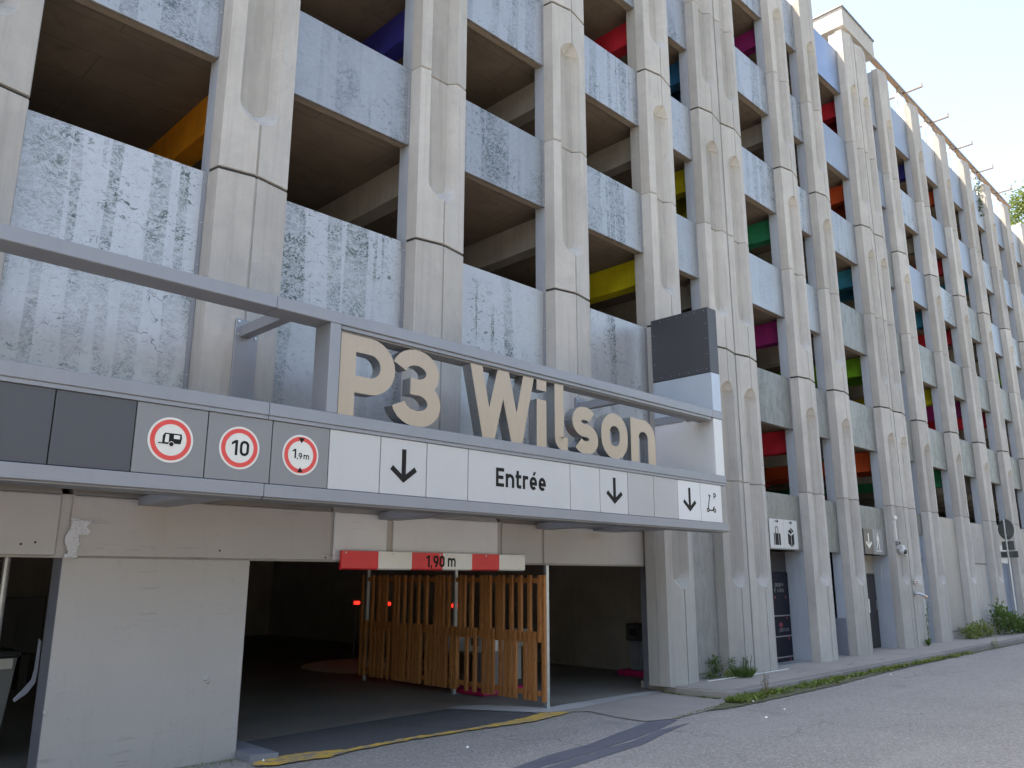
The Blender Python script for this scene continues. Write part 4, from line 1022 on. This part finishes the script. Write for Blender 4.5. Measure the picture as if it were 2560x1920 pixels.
for x, z in ((16.4, 1.38), (15.95, 1.38), (16.4, .96), (16.42, .56), (16.43, .15)): m.disc((x, z), .028, .028, ly-.002, ly-.0005, 12)
part('printed_logo', m, 'lockred', t)
m = MB(); m.cbox(14.9, 16.5, 8.02, 8.36, .1125, .122, .003); single('door_grate', m, 'galv', 'metal foot grate in front of the lockers', 'grate', (15.7, 8.2, .1125))
# CCTV camera, junction box and conduit on the double pier
def cy(x): return YF+surf(min(.85, max(.04, x-21.12)))-.001
t = thing('dome_camera', 'white dome security camera with cable conduit on the double pier', 'camera', (21.2, 7.79, 2.4))
yb = 7.815
m = MB(); m.cbox(21.17, 21.33, yb-.05, yb-.002, 3.19, 3.275, .008); part('junction_box', m, 'white', t)
m = MB(); m.tube([(21.25, yb-.016, 2.66), (21.25, yb-.016, 3.19)], .014, 8); part('conduit', m, 'cab', t)
m = MB(); m.cbox(21.17, 21.35, yb-.07, yb-.002, 2.56, 2.655, .008); part('control_box', m, 'smid', t)
m = MB(); m.box(21.205, 21.315, yb-.073, yb-.0705, 2.585, 2.63); part('display', m, 'black', t)
m = MB(); m.cbox(21.19, 21.37, yb-.16, yb-.002, 2.45, 2.555, .012); part('mount', m, 'swhite', t)
m = MB(); m.sphere((21.28, yb-.11, 2.41), .105, 18, 10); part('shell', m, 'swhite', t, True)
m = MB(); m.sphere((21.265, yb-.165, 2.395), .068, 16, 9); part('dome', m, 'lens', t, True)
m = MB(); m.cbox(21.62, 21.70, 7.755, 7.775, 2.32, 2.42, .003); single('switch_plate', m, 'white', 'tiny white plate on the double pier beside the camera', 'plate', (21.66, 7.77, 2.32))
t = thing('dry_riser_plate', 'small white plate with red lines above the pipe spout', 'plate', (22.2, 7.8, 1.6))
m = MB(); m.cbox(22.05, 22.32, 7.765, 7.785, 1.61, 1.71, .002); part('plate', m, 'swhite', t)
m = MB()
for z in (1.635, 1.675): m.box(22.08, 22.29, 7.7625, 7.7645, z-.01, z+.01)
part('printed_lines', m, 'lockred', t)
t = thing('pipe_spout', 'grey pipe spout with copper nozzle sticking out of the double pier', 'pipe', (21.98, 7.8, 1.36))
m = MB(); m.tube([(22.06, 7.82, 1.385), (22.06, 7.74, 1.385), (22.07, 7.68, 1.38), (22.09, 7.62, 1.355), (22.11, 7.58, 1.325)], .033, 12); part('elbow', m, 'galv', t, True)
m = MB(); m.tube([(22.06, 7.775, 1.385), (22.06, 7.755, 1.385)], .06, 14); part('flange', m, 'galv', t)
m = MB(); m.tube([(22.108, 7.585, 1.329), (22.13, 7.54, 1.29)], .043, 12); part('nozzle', m, 'copper', t)
m = MB(); m.cbox(19.20, 19.235, 7.80, 7.86, 1.0, 1.30, .004); single('intercom', m, 'white', 'slim white intercom on the pier edge beside the exit doorway', 'intercom', (19.22, 7.83, 1.0))
# road sign seen from behind
t = thing('road_sign', 'round road sign with two small plates seen from behind on grey pole', 'road sign', (30.4, 7.72, .112))
m = MB(); m.tube([(30.4, 7.72, .112), (30.4, 7.72, 3.62)], .032, 10); part('pole', m, 'galv', t, True)
nrm = Vector((.84, -.54, 0)); tx = Vector((.54, .84, 0)); O = Vector((30.4, 7.72, 0))+nrm*.045
def plate(name, pts, th=.012):
    m = MB(); n = len(pts); vs = [O+tx*a+Vector((0, 0, z)) for a, z in pts]+[O+tx*a+Vector((0, 0, z))+nrm*th for a, z in pts]
    m.add(vs, [tuple(range(n-1, -1, -1)), tuple(range(n, 2*n))]+[(i, (i+1) % n, n+(i+1) % n, n+i) for i in range(n)]); return part(name, m, 'signback', t)
d = plate('disc', [(.33*cos(2*pi*k/36), 3.30+.33*sin(2*pi*k/36)) for k in range(36)])
p1 = plate('plate', [(-.25, 2.64), (.25, 2.64), (.25, 2.92), (-.25, 2.92)]); p2 = plate('plate', [(-.36, 2.40), (.36, 2.40), (.36, 2.60), (-.36, 2.60)])
for z in (3.12, 3.48, 2.78, 2.5):
    m = MB(); m.tube([(30.4, 7.72, z-.015), (30.4, 7.72, z+.015)], .045, 12); part('clamp', m, 'galv', t)

# ================================================================== PLANTS
def leaf(m, p, d, L, W, rng):
    d = d.normalized(); sd = d.cross(Vector((0, 0, 1)))
    if sd.length < .05: sd = Vector((1, 0, 0))
    sd = (sd.normalized()+Vector((rng.uniform(-.5, .5), rng.uniform(-.5, .5), rng.uniform(-.5, .5)))).normalized(); up = sd.cross(d)*(.15*W)
    a = p; b = p+d*L*.45+sd*W*.5+up; c = p+d*L+Vector((0, 0, -L*.12)); e = p+d*L*.45-sd*W*.5+up
    o = len(m.v); m.v += [tuple(a), tuple(b), tuple(c), tuple(e)]; m.f += [(o, o+1, o+2), (o, o+2, o+3)]; m.mi += [0, 0]
def bush(m, c, rad, n, L, rng, zmin=.115, up=.3):
    for _ in range(n):
        v = Vector((rng.gauss(0, 1), rng.gauss(0, 1), rng.gauss(0, 1))).normalized()
        q = rng.random()**.45
        p = Vector(c)+Vector((v.x*rad[0], v.y*rad[1], v.z*rad[2]))*q*(.85+.3*sin(v.x*5+v.z*7))
        if p.z < zmin: p.z = zmin+rng.random()*.05
        leaf(m, p, v+Vector((rng.uniform(-.6, .6), rng.uniform(-.6, .6), up+rng.uniform(-.3, .6))), L*rng.uniform(.6, 1.3), L*rng.uniform(.4, .75), rng)
def stems(m, c, tips, rad=.004):
    for tp in tips: m.tube([c, ((c[0]+tp[0])/2+.02, (c[1]+tp[1])/2, (c[2]+tp[2])*.55), tp], [rad, rad*.8, rad*.4], 5)
def plant(name, label, cat, c, blobs, L, mat, seed, tips=(), group=None):
    rng = random.Random(seed); t = thing(name, label, cat, c, group)
    m = MB()
    for bc, rad, n in blobs: bush(m, bc, rad, n, L, rng, c[2]+.004)
    part('leaves', m, mat, t, fix=False)
    m = MB(); stems(m, c, tips or [b[0] for b in blobs]); part('stems', m, 'stem', t)
    return t
Z = .112
plant('weed', 'broad-leaved weed growing between the first two piers', 'weed', (12.78, 7.92, Z), [((12.78, 7.92, .34), (.17, .12, .12), 120), ((12.84, 7.9, .2), (.13, .1, .1), 70), ((12.6, 7.9, .14), (.2, .08, .04), 60)], .055, 'leaf', 1)
plant('weed', 'low bright weed at the foot of the recessed wall', 'weed', (12.9, 7.74, Z), [((12.9, 7.74, .17), (.09, .07, .07), 70)], .045, 'leaf_y', 2)
plant('weed', 'upright leafy weed beside the grass tuft', 'weed', (13.0, 7.72, Z), [((13.0, 7.72, .2), (.05, .05, .1), 40), ((13.01, 7.72, .35), (.07, .06, .09), 60)], .05, 'leaf', 3)
rng = random.Random(4); t = thing('grass_tuft', 'dense grassy tuft with thin seed stalks at the pier foot', 'grass tuft', (13.22, 7.61, Z))
m = MB()
for _ in range(420):
    a = rng.uniform(0, 2*pi); q = rng.random()**.6; b0 = Vector((13.20+.17*q*cos(a), 7.61+.13*q*sin(a), Z))
    d = Vector((.5*q*cos(a)+rng.uniform(-.3, .3), .5*q*sin(a)+rng.uniform(-.3, .3), 1)); leaf(m, b0, d, rng.uniform(.12, .26), .008, rng)
part('blades', m, 'leaf', t, fix=False)
m = MB()
for _ in range(16):
    x = 13.24+rng.uniform(-.12, .2); m.tube([(x, 7.61, Z), (x+rng.uniform(-.05, .12), 7.6, Z+rng.uniform(.24, .36))], [.003, .005], 5)
part('stalks', m, 'leaf_d', t)
rng = random.Random(8); t = thing('dry_weed', 'dry brown weed standing in the gutter by the kerb corner', 'weed', (12.25, 6.70, .014))
m = MB()
for _ in range(9):
    x, y = 12.25+rng.uniform(-.03, .03), 6.70; tp = (x+rng.uniform(-.07, .07), y+rng.uniform(-.05, .05), rng.uniform(.18, .36)); m.tube([(x, y, .0), tp], [.004, .002], 5)
part('stalks', m, 'stem', t)
m = MB(); bush(m, (12.25, 6.7, .2), (.06, .05, .13), 60, .025, rng, .02); part('leaves', m, 'stem', t, fix=False)
rng = random.Random(12); t = thing('climbing_weed', 'tall thin weed climbing the pier below the pipe spout', 'weed', (22.3, 7.70, Z))
m = MB(); pth = [Vector((22.28+.05*sin(k*.9), 7.70-.01*k, Z+.12*k)) for k in range(9)]; m.tube([tuple(p) for p in pth], [.007*(1-.08*k) for k in range(9)], 5); part('stem', m, 'leaf_d', t)
m = MB()
for p in pth[1:]:
    for _ in range(9): leaf(m, p+Vector((rng.uniform(-.02, .02), 0, rng.uniform(-.06, .06))), Vector((rng.uniform(-1, 1), rng.uniform(-1, .2), rng.uniform(-.2, .8))), rng.uniform(.05, .09), .028, rng)
for _ in range(9): leaf(m, Vector((22.3, 7.68, Z+.01)), Vector((rng.uniform(-1, 1), rng.uniform(-1, .3), .8)), rng.uniform(.16, .28), .10, rng)
part('leaves', m, 'leaf', t, fix=False)
plant('bush', 'pale straggly bush against the beige panel', 'bush', (26.3, 7.72, Z), [((25.7, 7.72, .28), (.45, .22, .2), 300), ((26.5, 7.72, .32), (.5, .22, .24), 320), ((27.2, 7.7, .26), (.4, .2, .18), 200)], .085, 'leaf_y', 21)
plant('bush', 'lush dark green bush below the round road sign', 'bush', (28.6, 7.45, Z), [((27.9, 7.55, .60), (.4, .25, .48), 380), ((28.6, 7.5, .48), (.55, .28, .34), 400), ((29.4, 7.45, .36), (.6, .28, .28), 380), ((30.0, 7.45, .26), (.4, .25, .2), 200)], .11, 'leaf', 22)
plant('weed', 'small weed on the kerb edge far along the pavement', 'weed', (24.2, 6.72, .02), [((24.2, 6.72, .12), (.12, .08, .12), 60)], .05, 'leaf_y', 23)
# weeds in the gutter, nobody could count them
rng = random.Random(31); m = MB()
for _ in range(3600):
    x = 11.15+(rng.random()**2.1)*11; dens = .5+.5*sin(x*2.3)+.35*sin(x*6.1)
    if rng.random() > .3+.6*dens: continue
    wd = .24 if x < 14.5 else .14
    y = 6.77-abs(rng.gauss(0, .42))*wd
    if x < 11.5: y -= .05
    leaf(m, Vector((x, y, .014)), Vector((rng.uniform(-1, 1), rng.uniform(-1, 1), rng.uniform(.15, 1.0))), rng.uniform(.05, .12), rng.uniform(.03, .055), rng)
for _ in range(260):
    x = 11.3+rng.uniform(-.02, .05); y = rng.uniform(6.95, 7.95); leaf(m, Vector((x-.03*rng.random(), y, .012)), Vector((rng.uniform(-1, .3), rng.uniform(-1, 1), rng.uniform(.2, 1))), rng.uniform(.02, .05), .014, rng)
for _ in range(160):
    x = rng.uniform(3.4, 4.25); y = 8.22-abs(rng.gauss(0, .08)); leaf(m, Vector((x, y, .002)), Vector((rng.uniform(-1, 1), rng.uniform(-1, 0), rng.uniform(.3, 1))), rng.uniform(.015, .045), .009, rng)
for _ in range(150):
    x = rng.uniform(9.4, 11.2); y = 6.44+.14*(x-9.4)+rng.gauss(0, .02); leaf(m, Vector((x, y, .012)), Vector((rng.uniform(-1, 1), rng.uniform(-1, 1), .5)), rng.uniform(.015, .04), .012, rng)
o = single('gutter_weeds', m, 'leaf_y', 'low green weeds growing along the kerb', 'weeds', (0, 0, 0), kind='stuff', fix=False)
# litter and pebbles
for k, (x, y, a, b) in enumerate(((11.35, 6.42, .05, .025), (10.2, 5.6, .07, .03), (11.0, 5.75, .04, .03), (16.2, 6.3, .05, .03), (4.35, 7.83, .03, .025), (6.2, 6.9, .05, .02))):
    m = MB(); m.add([(x, y, .022), (x+a, y+.01, .026), (x+a, y+b, .024), (x+.01, y+b, .032), (x+a/2, y+b/2, .045)], [(0, 1, 4), (1, 2, 4), (2, 3, 4), (3, 0, 4), (3, 2, 1, 0)])
    single('paper_scrap', m, 'litter', ('white paper scrap among the gutter weeds by the kerb corner', 'larger white paper scrap on open asphalt past the concrete apron', 'small white paper scrap on open asphalt near the kerb corner', 'white paper scrap on the road opposite the luggage lockers', 'tiny white scrap at the end of the yellow line', 'white scrap on the asphalt in front of the yellow line')[k], 'litter', (x, y, .02), 'scraps lying on the road')
# tree beyond the far end, ivy on the roof parapet
def tree(x, y, h, crown, label, seed, n):
    rng = random.Random(seed); t = thing('tree', label, 'tree', (x, y, 0))
    m = MB(); m.tube([(x, y, 0), (x+.2, y, h*.3), (x-.1, y+.1, h*.6), (x, y, h*.9)], [.5, .38, .25, .06], 10)
    for k in range(12):
        a = k*2.4; z = h*(.3+.05*k); L = rng.uniform(1.5, 3.2); m.tube([(x, y, z), (x+L*cos(a)*.6, y+L*sin(a)*.6, z+L*.5), (x+L*cos(a), y+L*sin(a), z+L*.75)], [.13, .08, .02], 6)
    part('trunk', m, 'bark', t)
    m = MB(); cl = []
    for _ in range(70):
        v = Vector((rng.gauss(0, 1), rng.gauss(0, 1), rng.gauss(0, 1))).normalized()*rng.random()**.4
        cl.append(Vector((x+v.x*crown[0], y+v.y*crown[0], crown[2]+v.z*crown[1])))
    for _ in range(n):
        c = rng.choice(cl); p = c+Vector((rng.gauss(0, .5), rng.gauss(0, .5), rng.gauss(0, .45)))
        leaf(m, p, Vector((rng.uniform(-1, 1), rng.uniform(-1, 1), rng.uniform(-.5, .8))), rng.uniform(.16, .34), rng.uniform(.1, .2), rng)
    part('crown', m, 'leaf_t', t, fix=False)
tree(61.2, 12.0, 27, (3.4, 6.2, 21.2), 'leafy green tree rising behind the far end of the car park', 41, 22000)
rng = random.Random(51); t = thing('roof_creeper', 'dark green creeper hanging over the roof parapet', 'creeper', (34.2, 8.15, 16.52))
m = MB()
for k in range(9):
    bush(m, (34.25-.04*k+.12*sin(k*1.7), 7.99, 17.25-.19*k), (.22-.014*k, .12, .16), 44, .085, rng, 0, 0)
part('leaves', m, 'leaf_d', t, fix=False)
m = MB(); m.tube([(34.2, 8.2, 16.5), (34.25, 8.1, 17.2), (34.2, 7.97, 16.6), (34.0, 7.98, 15.8)], .012, 5); part('stem', m, 'bark', t)

# unseen belt of trees added behind the viewer: it greens the zinc and screens the low sky
rng = random.Random(77); m = MB()
for k in range(26):
    cx = -42+k*5.2+rng.uniform(-1.2, 1.2); cyy = -17+rng.uniform(-2, 2); hh = rng.uniform(8.5, 13)
    m.tube([(cx, cyy, 0), (cx+rng.uniform(-.3, .3), cyy, hh*.7)], [.28, .1], 6)
    for _ in range(300):
        v = Vector((rng.gauss(0, 1), rng.gauss(0, 1), rng.gauss(0, 1))).normalized()*rng.random()**.35
        p = Vector((cx+v.x*3.1, cyy+v.y*2.6, hh*.56+v.z*hh*.46))
        leaf(m, p, Vector((rng.uniform(-1, 1), rng.uniform(-1, 1), rng.uniform(-.6, .8))), rng.uniform(.9, 1.6), rng.uniform(.6, 1.0), rng)
single('added_tree_belt', m, 'leaf_t', 'unseen belt of leafy trees added across the street to screen the low sky', 'trees', (0, -17, 0), kind='stuff', fix=False)
